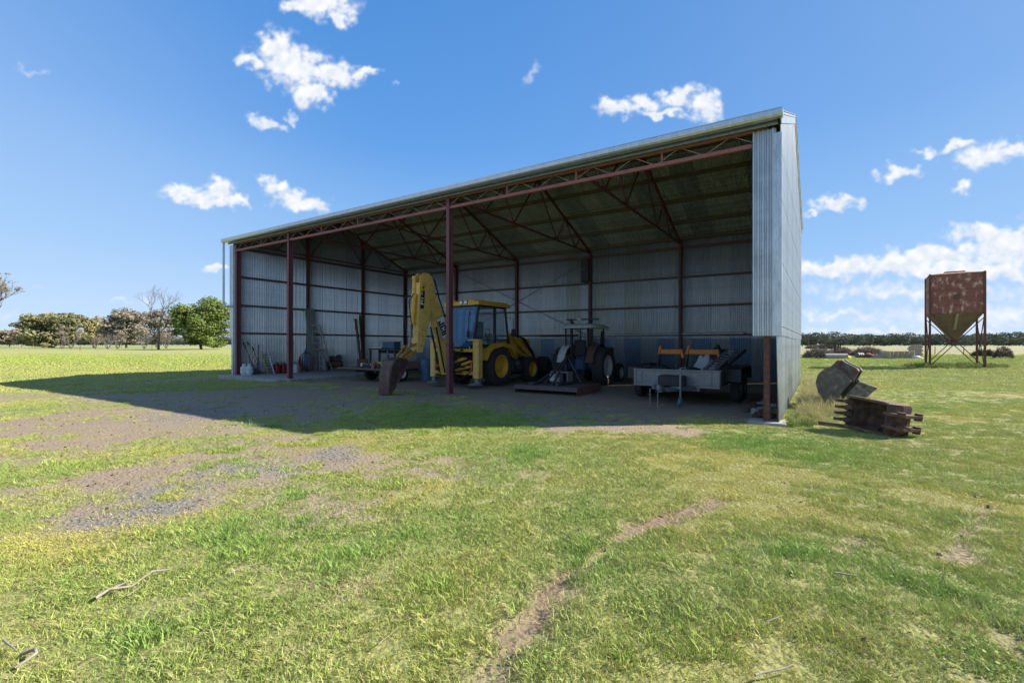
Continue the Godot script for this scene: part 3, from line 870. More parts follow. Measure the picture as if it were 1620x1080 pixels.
func make_shed():
	var g := RandomNumberGenerator.new()
	g.seed = 77
	shed = thing("farm_shed", "long open-fronted corrugated iron farm shed with red steel posts", "shed", Vector3(5.118, 0, -9.317), -TH)
	var mb: MB
	# ---- back wall
	var back := sub("back_wall", shed)
	var n := 28
	var sw_ := SL / n
	for k in n:
		var o := Vector3(-sw_ * (k + 1) - 0.01 - (0.12 if k == n - 1 else 0.0), 0, -SD - 0.05 - 0.003 * (k % 2))
		var j := g.randf_range(-0.02, 0.02)
		var up := tin(o, Vector3(1, 0, 0), Vector3.UP, Vector3(0, 0, 1), sw_ + (0.15 if k == n - 1 else 0.03), 10, func(_s): return 2.02 + j, func(_s): return 6.83)
		sput("wall_sheet", up, M[["zinc_a", "zinc_b", "zinc_c", "zinc_green", "zinc_a"][(k * 7 + k / 3) % 5]], back)
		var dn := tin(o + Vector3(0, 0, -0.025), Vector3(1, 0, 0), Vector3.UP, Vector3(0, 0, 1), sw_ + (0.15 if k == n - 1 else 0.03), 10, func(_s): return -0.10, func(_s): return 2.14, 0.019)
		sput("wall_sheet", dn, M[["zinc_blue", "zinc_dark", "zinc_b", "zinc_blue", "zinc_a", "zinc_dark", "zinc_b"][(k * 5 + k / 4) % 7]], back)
	for y in [0.95, 2.19, 3.57, 4.97, 6.38]:
		mb = MB.new()
		mb.chan(Vector3(-0.1, y, -SD + 0.02), Vector3(-SL, y, -SD + 0.02), 0.09, 0.09 if y < 6.0 else 0.14, 0.006, Vector3.UP, 1.0)
		if y > 0.95: sput("girt", mb, M.girt_dark, back)
	for k in 6:
		mb = MB.new()
		mb.ibeam(Vector3(-BAY * k, -0.05, -SD + 0.17), Vector3(-BAY * k, 6.62, -SD + 0.17), 0.13, 0.19, 0.012, Vector3(0, 0, 1))
		sput("column", mb, M.oxide_dark, back)
	for e in [[BAY * 4, 6.3, BAY * 2, 2.1], [BAY * 2, 6.3, BAY * 4, 2.1]]:
		mb = MB.new()
		mb.cyl(Vector3(-e[0], e[1], -SD + 0.06), Vector3(-e[2], e[3], -SD + 0.06), 0.013, -1, 6)
		sput("brace_rod", mb, M.post_red, back)
	# ---- end walls: closed one (seen from inside) and the sunlit one (seen from outside)
	for e in [["closed_end_wall", -SL - 0.13, 1.0], ["sunlit_end_wall", 0.235, -1.0]]:
		var wall := sub(e[0], shed)
		var lit: bool = e[2] < 0.0
		var m := 14
		var ww := (SD + 0.14) / m
		for k in m:
			var w0 := -0.10 + ww * k
			var o := Vector3(e[1] + 0.003 * (k % 2), 0, -w0)
			var j2 := g.randf_range(-0.015, 0.019)
			var up2 := tin(o, Vector3(0, 0, -1), Vector3.UP, Vector3(1, 0, 0), ww + 0.03, 10, func(_s): return 1.95 + j2, func(s): return roof_y(w0 + s) + (-0.05 if lit else 0.0), 0.019)
			sput("wall_sheet", up2, M[["zinc_c", "zinc_a", "zinc_c"][(k * 5) % 3]], wall)
			var bend := 0.10 if (lit and k == 0) else 0.0
			var dn2 := tin(o + Vector3(-0.028 * e[2] * -1.0 if lit else -0.02, 0, 0), Vector3(0, 0, -1), Vector3.UP, Vector3(1, 0, 0), ww + 0.03, 10, func(_s): return -0.03, func(_s): return 2.05, 0.019)
			if lit and k < 2:
				# the first sheets are loose at the foot and buckled at the edge
				for q in dn2.v.size():
					var p := dn2.v[q]
					var edge := clampf(1.0 + (p.z + w0) / ww, 0.0, 1.0)
					if k == 0:
						dn2.v[q] = p + Vector3(0.05 * edge * sin(p.y * 2.4), 0, -0.0 * bend)
			sput("wall_sheet", dn2, M[["zinc_a", "zinc_c", "zinc_b"][(k * 4) % 3]], wall)
		var gx: float = e[1] + 0.075 * e[2]
		for y in [2.19, 3.57, 4.97, 6.38]:
			mb = MB.new()
			mb.chan(Vector3(gx, y, 0.0), Vector3(gx, y, -SD), 0.085, 0.09 if y < 6.0 else 0.13, 0.006, Vector3.UP, -e[2])
			sput("girt", mb, M.girt_dark, wall)
		for k in [1, 2]:
			var cw: float = SD * k / 3.0
			mb = MB.new()
			mb.ibeam(Vector3(gx + 0.13 * e[2], -0.05, -cw), Vector3(gx + 0.13 * e[2], roof_y(cw) - 0.2, -cw), 0.12, 0.16, 0.012, Vector3(1, 0, 0))
			sput("column", mb, M.oxide_dark, wall)
		if lit:
			mb = MB.new()   # barge capping over both slopes
			for s in [[-0.34, SD * 0.5], [SD * 0.5, SD + 0.3]]:
				var a := Vector3(e[1] + 0.03, roof_y(s[0]) - 0.06, -s[0]); var b := Vector3(e[1] + 0.03, roof_y(s[1]) - 0.06, -s[1])
				mb.beam(a, b, 0.02, 0.24, 0.004, Vector3.UP)
				mb.beam(a + Vector3(-0.07, 0.155, 0), b + Vector3(-0.07, 0.155, 0), 0.17, 0.014, 0.003, Vector3.UP)
			sput("barge_capping", mb, M.zinc_c, wall)
			mb = MB.new()   # corner flashing
			mb.box(Vector3(e[1] + 0.022, 4.16, 0.06), Vector3(0.012, 4.44, 0.16), 0.002)
			mb.box(Vector3(e[1] - 0.06, 4.16, 0.145), Vector3(0.15, 4.44, 0.010), 0.002)
			sput("corner_flashing", mb, M.zinc_c, wall)
			for y in [2.15, 3.57, 4.97, 6.0]:      # rows of roofing screws
				mb = MB.new()
				var q := 0.25
				while q < SD:
					if y < roof_y(q) - 0.3: mb.box(Vector3(e[1] + 0.014, y, -q), Vector3(0.02, 0.018, 0.018), 0.0)
					q += 0.166
				sput("screw_row", mb, M.girt_dark, wall)
	# ---- front return panels
	mb = tin(Vector3(-0.30, 0, 0.12), Vector3(1, 0, 0), Vector3.UP, Vector3(0, 0, 1), 0.46, 5, func(_s): return 1.94, func(_s): return 6.50, 0.022)
	sput("front_panel", mb, M.zinc_c, shed)
	mb = tin(Vector3(-SL - 0.42, 0, 0.12), Vector3(1, 0, 0), Vector3.UP, Vector3(0, 0, 1), 0.32, 3, func(_s): return 1.95, func(_s): return 6.5, 0.012)
	sput("front_panel", mb, M.zinc_c, shed)
	mb = tin(Vector3(-SL - 0.30, 0, 0.09), Vector3(1, 0, 0), Vector3.UP, Vector3(0, 0, 1), 0.16, 2, func(_s): return 0.1, func(_s): return 2.0, 0.019)
	sput("front_panel", mb, M.zinc_a, shed)
	# ---- roof
	var roof := sub("roof", shed)
	var sl := Vector3(0, 0.4, -1.0)
	for side in 2:
		for k in n:
			var rw := (SL + 0.50) / n
			var o := Vector3(0.22 - rw * (k + 1), 0, 0)
			var w0 := -0.33 if side == 0 else SD * 0.5
			var w1 := SD * 0.5 if side == 0 else SD + 0.30
			var dir := Vector3(0, 0.4 if side == 0 else -0.4, -1.0)
			var nn := Vector3(0, 1, 0.4 if side == 0 else -0.4).normalized()
			o += Vector3(0, roof_y(w0) + 0.02 + 0.004 * (k % 2), -w0)
			var len_ := w1 - w0
			var sh := tin(o, Vector3(1, 0, 0), dir, nn, rw + 0.084, 11, func(_s): return 0.0, func(_s): return len_, 0.019)
			sput("roof_sheet", sh, M[["roof_a", "roof_b", "roof_c", "roof_a", "roof_b", "roof_d", "roof_a"][g.randi() % 7]], roof)
	for w in [0.12, 1.4, 2.8, 4.2, 5.45, 5.86, 7.11, 8.51, 9.91, 11.1]:
		mb = MB.new()
		mb.chan(Vector3(0.1, roof_y(w) - 0.09, -w), Vector3(-SL - 0.1, roof_y(w) - 0.09, -w), 0.07, 0.17, 0.006, Vector3(0, 1, 0.4 if w < SD * 0.5 else -0.4).normalized(), 1.0)
		sput("purlin", mb, M.purlin, roof)
	mb = MB.new()
	mb.prism(PackedVector2Array([Vector2(-0.22, -0.075), Vector2(0, 0.03), Vector2(0.22, -0.075), Vector2(0.22, -0.06), Vector2(0, 0.045), Vector2(-0.22, -0.06)]), -SL - 0.2, 0.25, Transform3D(Basis(Vector3(0, 0, 1), Vector3(0, 1, 0), Vector3(1, 0, 0)), Vector3(0, RIDGE + 0.05, -SD * 0.5)))
	sput("ridge_capping", mb, M.zinc_c, roof)
	# ---- trusses
	for k in 6:
		var x := -BAY * k + (0.0 if k > 0 else -0.12) + (0.12 if k == 5 else 0.0)
		var tr := sub("truss", shed)
		var by := 6.56
		var members := [["chord", Vector3(x, by, -0.2), Vector3(x, by, -SD + 0.2), 0.06], ["rafter", Vector3(x, roof_y(0.05) - 0.25, -0.05), Vector3(x, RIDGE - 0.25, -SD * 0.5), 0.08], ["rafter", Vector3(x, roof_y(0.05) - 0.25, -SD + 0.05), Vector3(x, RIDGE - 0.25, -SD * 0.5), 0.08]]
		for s in [0.0, 1.0]:
			var f := func(w: float) -> float: return w if s == 0.0 else SD - w
			members.append(["web", Vector3(x, by, -f.call(SD * 0.34)), Vector3(x, RIDGE - 0.28, -SD * 0.5), 0.045])
			members.append(["web", Vector3(x, by, -f.call(SD * 0.34)), Vector3(x, roof_y(SD * 0.27) - 0.27, -f.call(SD * 0.27)), 0.045])
			members.append(["web", Vector3(x, by, -f.call(SD * 0.17)), Vector3(x, roof_y(SD * 0.27) - 0.27, -f.call(SD * 0.27)), 0.04])
			members.append(["web", Vector3(x, by, -f.call(SD * 0.17)), Vector3(x, roof_y(SD * 0.13) - 0.27, -f.call(SD * 0.13)), 0.04])
		for e in members:
			mb = MB.new()
			mb.beam(e[1], e[2], e[3] * 1.1, e[3] * 1.15, 0.004, Vector3.UP)
			sput(e[0], mb, M.post_red, tr)
	# ---- front girder
	var gd := sub("front_girder", shed)
	mb = MB.new()
	mb.box(Vector3(-SL * 0.5, 6.235, 0.0), Vector3(SL - 0.02, 0.10, 0.10), 0.012)
	sput("bottom_chord", mb, M.chord_pink, gd)
	mb = MB.new()
	mb.box(Vector3(-SL * 0.5, 6.56, 0.0), Vector3(SL - 0.02, 0.07, 0.10), 0.008)
	sput("top_chord", mb, M.orange_rust, gd)
	for k in 20:
		var x0 := -0.25 - 1.14 * k
		for s in [[0.0, 6.29, 0.42, 6.52], [0.56, 6.52, 1.0, 6.29]]:
			if x0 - s[2] < -SL: continue
			mb = MB.new()
			mb.cyl(Vector3(x0 - s[0], s[1], 0), Vector3(x0 - s[2], s[3], 0), 0.009, -1, 6)
			sput("web_rod", mb, M.rod, gd)
	for u in [2.3, 4.62, 6.9, 13.8, 16.1, 20.7]:
		mb = MB.new()
		mb.box(Vector3(-u, 6.40, 0.0), Vector3(0.05, 0.25, 0.06), 0.004)
		sput("stiffener", mb, M.chord_pink, gd)
	# ---- posts
	for u in [BAY * 2, BAY * 4]:
		mb = MB.new()
		mb.ibeam(Vector3(-u, 0.06 if u > 10.0 else -0.06, -0.02), Vector3(-u, 6.62, -0.02), 0.125, 0.21, 0.014, Vector3(0, 0, 1))
		var po := sput("post", mb, M.post_red, shed)
		mb = MB.new()
		mb.box(Vector3(-u, 1.72, -0.02), Vector3(0.19, 0.05, 0.27), 0.006)
		sput("collar", mb, M.post_red, po)
	mb = MB.new()
	mb.ibeam(Vector3(-SL + 0.06, 0.02, -0.04), Vector3(-SL + 0.06, 6.55, -0.04), 0.15, 0.2, 0.014, Vector3(0, 0, 1))
	sput("post", mb, M.post_red, shed)
	mb = MB.new()
	mb.box(Vector3(-0.03, 3.2, -0.03), Vector3(0.125, 6.5, 0.125), 0.012)
	sput("post", mb, M.rust_brown, shed)
	# ---- gutter, fascia, downpipe
	mb = MB.new()
	var gp_ := PackedVector2Array([Vector2(-0.30, 6.60), Vector2(-0.44, 6.60), Vector2(-0.475, 6.64), Vector2(-0.475, 6.74), Vector2(-0.465, 6.775), Vector2(-0.45, 6.765), Vector2(-0.455, 6.735), Vector2(-0.455, 6.65), Vector2(-0.43, 6.62), Vector2(-0.32, 6.62), Vector2(-0.32, 6.76), Vector2(-0.30, 6.76)])
	var T := Transform3D(Basis(Vector3(0, 0, -1), Vector3(0, 1, 0), Vector3(1, 0, 0)), Vector3.ZERO)
	mb.prism(gp_, -SL - 0.55, 0.30, T)
	mb.prism(PackedVector2Array([Vector2(-0.31, 6.605), Vector2(-0.44, 6.605), Vector2(-0.47, 6.64), Vector2(-0.47, 6.76), Vector2(-0.31, 6.76)]), -SL - 0.552, -SL - 0.545, T)
	mb.prism(PackedVector2Array([Vector2(-0.31, 6.605), Vector2(-0.44, 6.605), Vector2(-0.47, 6.64), Vector2(-0.47, 6.76), Vector2(-0.31, 6.76)]), 0.296, 0.303, T)
	sput("gutter", mb, M.trim, shed)
	mb = MB.new()
	mb.box(Vector3(-SL * 0.5 - 0.1, 6.60, 0.205), Vector3(SL + 0.6, 0.14, 0.035), 0.004)
	mb.box(Vector3(-SL * 0.5 - 0.1, 6.635, 0.1), Vector3(SL + 0.5, 0.03, 0.16), 0.004)
	sput("fascia", mb, M.zinc_dark, shed)
	mb = MB.new()
	mb.tube([Vector3(-SL - 0.47, 6.6, 0.38), Vector3(-SL - 0.47, 6.3, 0.38), Vector3(-SL - 0.47, 3.75, 0.38), Vector3(-SL - 0.46, 3.58, 0.37), Vector3(-SL - 0.36, 3.5, 0.32), Vector3(-SL - 0.16, 3.5, 0.1)], 0.05, 8)
	sput("downpipe", mb, M.trim, shed)
	# ---- slab and pads
	mb = MB.new()
	mb.box(Vector3(-BAY * 4.5 - 0.18, -0.06, -SD * 0.5 + 0.35), Vector3(BAY + 0.5, 0.40, SD + 0.6), 0.02)
	sput("floor_slab", mb, M.concrete, shed)
	for e in [[BAY * 4 - 0.05, 0.05, 0.46, 0.32], [BAY * 2, -0.1, 0.3, 0.12], [0.02, 0.02, 0.75, 0.16]]:
		mb = MB.new()
		mb.box(Vector3(-e[0], e[1] - 0.05, 0.02), Vector3(e[2], e[3], e[2] * 0.8), 0.02)
		sput("footing", mb, M.concrete, shed)

# ---------------------------------------------------------------- machines
const ZYX := Basis(Vector3(0, 0, 1), Vector3(0, 1, 0), Vector3(1, 0, 0))   # outline (z, y) pushed along x

func poly(a: Array) -> PackedVector2Array:
	var p := PackedVector2Array()
	for k in range(0, a.size(), 2): p.append(Vector2(a[k], a[k + 1]))
	return p

# a wheel on an axle along x; side says which way its dish looks
func wheel(parent: Node, ctr: Vector3, r: float, w: float, rim: float, rim_m: Material, side := 1.0, lugs := 0, tyre_m: Material = null):
	var o := sub("wheel", parent, Transform3D(Basis.IDENTITY, ctr))
	var ax := Vector3(side, 0, 0)
	var mb := MB.new()
	var h := w * 0.5
	var rr := r - (0.03 if lugs > 0 else 0.0)
	mb.lathe([Vector2(rim, -h * 0.86), Vector2(lerpf(rim, rr, 0.35), -h), Vector2(lerpf(rim, rr, 0.75), -h), Vector2(rr * 0.965, -h * 0.86), Vector2(rr, -h * 0.6), Vector2(rr, h * 0.6), Vector2(rr * 0.965, h * 0.86), Vector2(lerpf(rim, rr, 0.75), h), Vector2(lerpf(rim, rr, 0.35), h), Vector2(rim, h * 0.86)], 32, Vector3.ZERO, ax)
	for k in lugs:
		for s in [-1.0, 1.0]:
			var t0: float = TAU * (k + (0.5 if s > 0.0 else 0.0)) / lugs
			var t1 := t0 + 0.22
			var a := Vector3(0.01 * s, sin(t1) * (rr + 0.012), cos(t1) * (rr + 0.012))
			var b := Vector3(h * 0.98 * s, sin(t0) * (rr * 0.975 + 0.012), cos(t0) * (rr * 0.975 + 0.012))
			mb.beam(a, b, 0.05, 0.05, 0.012, ((a + b) * Vector3(0, 1, 1)).normalized())
	put("tyre", mb, tyre_m if tyre_m else M.tyre_dusty, o)
	mb = MB.new()
	mb.lathe([Vector2(rim * 0.93, -h * 0.8), Vector2(rim * 1.02, -h * 0.84)], 28, Vector3.ZERO, ax)
	mb.lathe([Vector2(rim * 1.03, h * 0.80), Vector2(rim * 1.03, h * 0.90), Vector2(rim * 0.95, h * 0.92), Vector2(rim * 0.9, h * 0.8), Vector2(rim * 0.82, h * 0.22), Vector2(rim * 0.55, h * 0.10), Vector2(rim * 0.42, h * 0.22), Vector2(rim * 0.38, h * 0.5), Vector2(rim * 0.28, h * 0.55), Vector2(0, h * 0.55)], 28, Vector3.ZERO, ax)
	for k in 8:
		var t := TAU * k / 8.0
		mb.cyl(Vector3(side * h * 0.1, sin(t) * rim * 0.62, cos(t) * rim * 0.62), Vector3(side * (h * 0.1 + 0.045), sin(t) * rim * 0.62, cos(t) * rim * 0.62), 0.018, -1, 6)
	put("rim", mb, rim_m, o)

func plate(parent: Node, called: String, outline: Array, x0: float, x1: float, m: Material) -> MeshInstance3D:
	var mb := MB.new()
	mb.prism(poly(outline), x0, x1, Transform3D(ZYX, Vector3.ZERO))
	return put(called, mb, m, parent)

func pane(parent: Node, called: String, q: Array, m: Material):
	var mb := MB.new()
	mb.quad(q[0], q[1], q[2], q[3])
	return put(called, mb, m, parent)

func make_backhoe():
	var t := thing("backhoe_loader", "yellow backhoe loader with folded digging arm raised behind its cab", "backhoe", Vector3(-1.25, 0.0, -17.26), -TH)
	var Y: Material = M.machine_yellow; var C: Material = M.machine_cream; var B: Material = M.black_paint; var D: Material = M.dark_metal
	var mb: MB
	for s in [-1.0, 1.0]:
		wheel(t, Vector3(0.86 * s, 0.71, 0), 0.72, 0.46, 0.40, Y, s, 20)
		wheel(t, Vector3(0.83 * s, 0.50, -2.28), 0.51, 0.34, 0.29, Y, s, 18)
		# mudguard
		var arc := []
		for k in 9: arc.append_array([0.98 * cos(PI * (0.12 + 0.70 * k / 8.0)) * 1.05 - 0.02, 0.62 + 0.92 * sin(PI * (0.12 + 0.70 * k / 8.0))])
		for k in 9: arc.append_array([0.93 * cos(PI * (0.82 - 0.70 * k / 8.0)) * 1.05 - 0.02, 0.62 + 0.86 * sin(PI * (0.82 - 0.70 * k / 8.0))])
		plate(t, "mudguard", arc, 0.60 * s, 1.10 * s, Y)
		plate(t, "guard_skirt", [-0.92, 1.15, -0.6, 1.46, 0.0, 1.56, 0.5, 1.46, 0.9, 1.2, 0.6, 1.32, 0.0, 1.42, -0.6, 1.32], 1.095 * s, 1.115 * s, Y)
	# chassis, gearbox, engine cover
	mb = MB.new()
	mb.box(Vector3(0, 0.72, -0.9), Vector3(0.62, 0.42, 3.7), 0.03)
	mb.box(Vector3(0, 0.95, 0.75), Vector3(1.5, 0.35, 0.7), 0.03)
	mb.box(Vector3(0, 0.5, -2.28), Vector3(1.3, 0.2, 0.22), 0.03)
	mb.box(Vector3(0, 0.7, 0.0), Vector3(1.5, 0.26, 0.26), 0.03)
	put("chassis", mb, B, t)
	mb = MB.new()
	mb.box(Vector3(0, 1.38, -2.15), Vector3(0.86, 0.66, 1.75), 0.08)
	put("engine_cover", mb, Y, t)
	mb = MB.new()
	mb.box(Vector3(0.78, 0.68, -1.15), Vector3(0.42, 0.50, 0.62), 0.04)
	put("fuel_tank", mb, D, t)
	plate(t, "tank_label", [-1.30, 0.72, -1.02, 0.72, -1.02, 0.86, -1.30, 0.86], 0.990, 0.996, M.hitch_grey)
	mb = MB.new()
	for k in 2: mb.box(Vector3(0.80, 0.32 + 0.3 * k, -1.25 - 0.02 * k), Vector3(0.42, 0.04, 0.34), 0.01)
	put("step", mb, M.hitch_grey, t)
	# ---- cab: frame, panes, roof
	var cab := sub("cab", t)
	mb = MB.new()
	for s in [-1.0, 1.0]:
		mb.beam(Vector3(0.74 * s, 1.40, 1.22), Vector3(0.68 * s, 2.84, 0.86), 0.075, 0.075, 0.012)
		mb.beam(Vector3(0.76 * s, 1.12, 0.02), Vector3(0.70 * s, 2.84, -0.06), 0.10, 0.09, 0.012)
		mb.beam(Vector3(0.76 * s, 1.00, -0.98), Vector3(0.70 * s, 2.84, -0.72), 0.07, 0.07, 0.012)
		mb.beam(Vector3(0.76 * s, 1.42, 1.20), Vector3(0.76 * s, 1.44, 0.0), 0.07, 0.11, 0.012)
		mb.beam(Vector3(0.76 * s, 1.42, 0.0), Vector3(0.76 * s, 1.0, -0.6), 0.06, 0.06, 0.012)
		mb.beam(Vector3(0.76 * s, 1.0, -0.55), Vector3(0.76 * s, 1.0, -1.0), 0.06, 0.06, 0.012)
		mb.beam(Vector3(0.69 * s, 2.83, 0.86), Vector3(0.69 * s, 2.83, -0.74), 0.06, 0.07, 0.012)
	mb.beam(Vector3(-0.74, 1.38, 1.22), Vector3(0.74, 1.38, 1.22), 0.07, 0.06, 0.012)
	mb.beam(Vector3(-0.70, 2.82, 0.86), Vector3(0.70, 2.82, 0.86), 0.05, 0.06, 0.012)
	mb.beam(Vector3(-0.74, 1.65, -0.98), Vector3(0.74, 1.65, -0.98), 0.07, 0.06, 0.012)
	put("cab_frame", mb, B, cab)
	pane(cab, "rear_window", [Vector3(-0.71, 1.41, 1.235), Vector3(0.71, 1.41, 1.235), Vector3(0.65, 2.81, 0.885), Vector3(-0.65, 2.81, 0.885)], M.rear_glass)
	for s in [-1.0, 1.0]:
		pane(cab, "side_window", [Vector3(0.775 * s, 1.49, 1.16), Vector3(0.775 * s, 1.49, 0.06), Vector3(0.715 * s, 2.80, 0.0), Vector3(0.70 * s, 2.80, 0.84)], M.glass)
		pane(cab, "door_window", [Vector3(0.775 * s, 1.04, -0.56), Vector3(0.775 * s, 1.44, -0.06), Vector3(0.715 * s, 2.80, -0.10), Vector3(0.715 * s, 2.80, -0.68)], M.glass)
	pane(cab, "windscreen", [Vector3(-0.7, 1.66, -1.0), Vector3(0.7, 1.66, -1.0), Vector3(0.66, 2.80, -0.76), Vector3(-0.66, 2.80, -0.76)], M.glass)
	mb = MB.new()
	mb.prism(poly([0.98, 2.86, 0.98, 2.98, 0.90, 3.02, -0.70, 3.02, -0.98, 2.96, -1.02, 2.90, -1.0, 2.86]), -0.78, 0.78, Transform3D(ZYX, Vector3.ZERO))
	mb.box(Vector3(0.28, 3.0, 0.70), Vector3(0.56, 0.12, 0.5), 0.03)
	mb.box(Vector3(-0.52, 3.0, 0.70), Vector3(0.40, 0.12, 0.5), 0.03)
	put("cab_roof", mb, Y, cab)
	for x in [-0.58, -0.44, 0.02, 0.22]:
		mb = MB.new()
		mb.box(Vector3(x, 2.955, 0.965), Vector3(0.15, 0.13, 0.09), 0.02)
		var wl := put("work_lamp", mb, B, cab)
		mb = MB.new()
		mb.box(Vector3(x, 2.955, 1.012), Vector3(0.115, 0.10, 0.012), 0.005)
		put("lens", mb, M.lens, wl)
	mb = MB.new()
	mb.tube([Vector3(0.44, 1.95, 1.135), Vector3(0.40, 2.2, 1.075), Vector3(0.36, 2.65, 0.96)], 0.014, 6)
	mb.box(Vector3(0.47, 1.84, 1.17), Vector3(0.10, 0.24, 0.05), 0.012)
	put("wiper", mb, B, cab)
	mb = MB.new()
	mb.box(Vector3(0.0, 1.55, 0.25), Vector3(0.5, 0.16, 0.5), 0.05)
	mb.box(Vector3(0.0, 1.95, 0.02), Vector3(0.48, 0.75, 0.13), 0.05)
	put("seat", mb, B, cab)
	mb = MB.new()
	var ring := []
	for k in 17: ring.append(Vector3(0.02 + cos(TAU * k / 16.0) * 0.2, 1.92 + sin(TAU * k / 16.0) * 0.16, -0.42 - sin(TAU * k / 16.0) * 0.1))
	mb.tube(ring, 0.014, 6)
	mb.cyl(Vector3(0.02, 1.92, -0.42), Vector3(0.02, 1.2, -0.72), 0.03, -1, 8)
	put("steering_wheel", mb, B, cab)
	mb = MB.new()
	mb.tube([Vector3(0.74, 2.5, -0.75), Vector3(0.98, 2.45, -0.85), Vector3(1.0, 2.0, -0.86), Vector3(0.98, 1.6, -0.9)], 0.013, 6)
	mb.box(Vector3(1.0, 1.92, -0.86), Vector3(0.20, 0.28, 0.05), 0.03)
	put("mirror", mb, B, cab)
	plate(cab, "corner_plate", [1.36, 1.22, 1.36, 1.46, 1.02, 1.46, 1.02, 1.22], 0.70, 0.745, B)
	mb = MB.new()
	mb.box(Vector3(0.71, 1.355, 1.268), Vector3(0.23, 0.13, 0.006), 0.001)
	put("maker_plate", mb, M.white_print, cab)
	mb = MB.new()
	mb.box(Vector3(0.665, 1.36, 1.273), Vector3(0.07, 0.035, 0.004), 0.0)
	mb.box(Vector3(0.765, 1.35, 1.273), Vector3(0.045, 0.03, 0.004), 0.0)
	put("plate_marks", mb, M.black_print, cab)
	# ---- rear frame and stabiliser legs
	mb = MB.new()
	mb.box(Vector3(0, 1.28, 1.33), Vector3(1.75, 0.11, 0.14), 0.015)
	mb.box(Vector3(0, 0.52, 1.33), Vector3(1.75, 0.12, 0.14), 0.015)
	put("rear_frame", mb, Y, t)
	for s in [-1.0, 1.0]:
		var lg := sub("stabiliser", t)
		mb = MB.new()
		mb.box(Vector3(0.97 * s, 1.0, 1.28), Vector3(0.24, 1.32, 0.25), 0.018)
		mb.box(Vector3(0.86 * s, 1.635, 1.32), Vector3(0.4, 0.06, 0.25), 0.01)
		put("outer_leg", mb, C, lg)
		mb = MB.new()
		mb.box(Vector3(0.97 * s, 0.30, 1.28), Vector3(0.16, 0.28, 0.17), 0.01)
		put("inner_leg", mb, M.hitch_grey, lg)
		mb = MB.new()
		mb.lathe([Vector2(0.0, 0.115), Vector2(0.24, 0.115), Vector2(0.27, 0.135), Vector2(0.16, 0.19), Vector2(0, 0.20)], 16, Vector3(0.92 * s, 0, 1.34))
		put("foot_pad", mb, M.hitch_grey, lg)
		mb = MB.new()
		mb.box(Vector3(0.80 * s, 0.74, 1.42), Vector3(0.09, 0.34, 0.04), 0.01)
		put("tail_light", mb, M.red_lens, lg)
	# hoses and valves between the legs
	mb = MB.new()
	var g := RandomNumberGenerator.new()
	g.seed = 12
	for k in 16:
		var x := g.randf_range(-0.75, 0.8)
		var y := g.randf_range(0.55, 1.2)
		mb.tube([Vector3(x, y + 0.1, 1.15), Vector3(x + 0.05, y + g.randf_range(-0.1, 0.25), 1.48), Vector3(x * 0.6 + 0.05, y - g.randf_range(0.0, 0.35), 1.6), Vector3(x * 0.3, y - 0.15, 1.5)], 0.022, 6)
	put("hydraulic_hoses", mb, M.rubber, t)
	for e in [[0.32, 0.95, 0.45, 0.14], [0.62, 0.86, 0.34, 0.12], [0.45, 0.68, 0.6, 0.12], [-0.4, 0.8, 0.5, 0.16]]:
		mb = MB.new()
		mb.cyl(Vector3(e[0] - e[2] * 0.5, e[1] - 0.06, 1.47), Vector3(e[0] + e[2] * 0.5, e[1] + 0.05, 1.47), e[3] * 0.42, -1, 10)
		mb.cyl(Vector3(e[0] + e[2] * 0.5, e[1] + 0.05, 1.47), Vector3(e[0] + e[2] * 0.5 + 0.1, e[1] + 0.06, 1.47), e[3] * 0.2, -1, 8)
		put("slew_ram", mb, Y, t)
	# ---- king post and digging arm
	mb = MB.new()
	mb.box(Vector3(0, 0.85, 1.62), Vector3(0.34, 0.9, 0.34), 0.04)
	mb.cyl(Vector3(0, 0.36, 1.66), Vector3(0, 1.42, 1.66), 0.12, -1, 14)
	put("king_post", mb, D, t)
	var arm := sub("boom", t)
	var bo := [1.62, 0.36, 1.90, 0.48, 2.06, 1.2, 2.26, 1.85, 2.54, 2.45, 2.84, 3.2, 2.92, 3.55, 2.75, 3.66, 2.58, 3.42, 2.40, 3.08, 1.86, 2.34, 1.54, 1.55, 1.48, 0.62]
	for s in [-1.0, 1.0]: plate(arm, "boom_side", bo, 0.085 * s, 0.11 * s, C)
	mb = MB.new()
	for e in [[1.90, 0.48, 2.06, 1.2], [2.06, 1.2, 2.26, 1.85], [2.26, 1.85, 2.54, 2.45], [2.54, 2.45, 2.84, 3.2], [2.40, 3.08, 1.86, 2.34], [1.86, 2.34, 1.54, 1.55], [1.54, 1.55, 1.48, 0.62]]:
		var a := Vector3(0, e[1], e[0]); var b := Vector3(0, e[3], e[2])
		var o := Vector3(0, 0.55, 2.15) * 0.0
		mb.beam(a, b, 0.165, 0.02, 0.0, Vector3(0, (b - a).z, -(b - a).y).normalized())
	put("boom_web", mb, C, arm)
	var sign_ := plate(arm, "maker_sign", [2.395, 2.32, 2.025, 2.47, 1.715, 1.80, 2.07, 1.62], 0.111, 0.117, M.black_print)
	plate(sign_, "sign_face", [2.370, 2.305, 2.035, 2.44, 1.745, 1.815, 2.06, 1.65], 0.117, 0.121, M.white_print)
	# the three letters, each cut from strokes; u runs along the writing, v up the letters
	var xd := Vector2(-0.447, -0.894)     # (z, y) along the writing
	var yd := Vector2(-0.894, 0.447)
	var o2 := Vector2(2.062, 2.045)
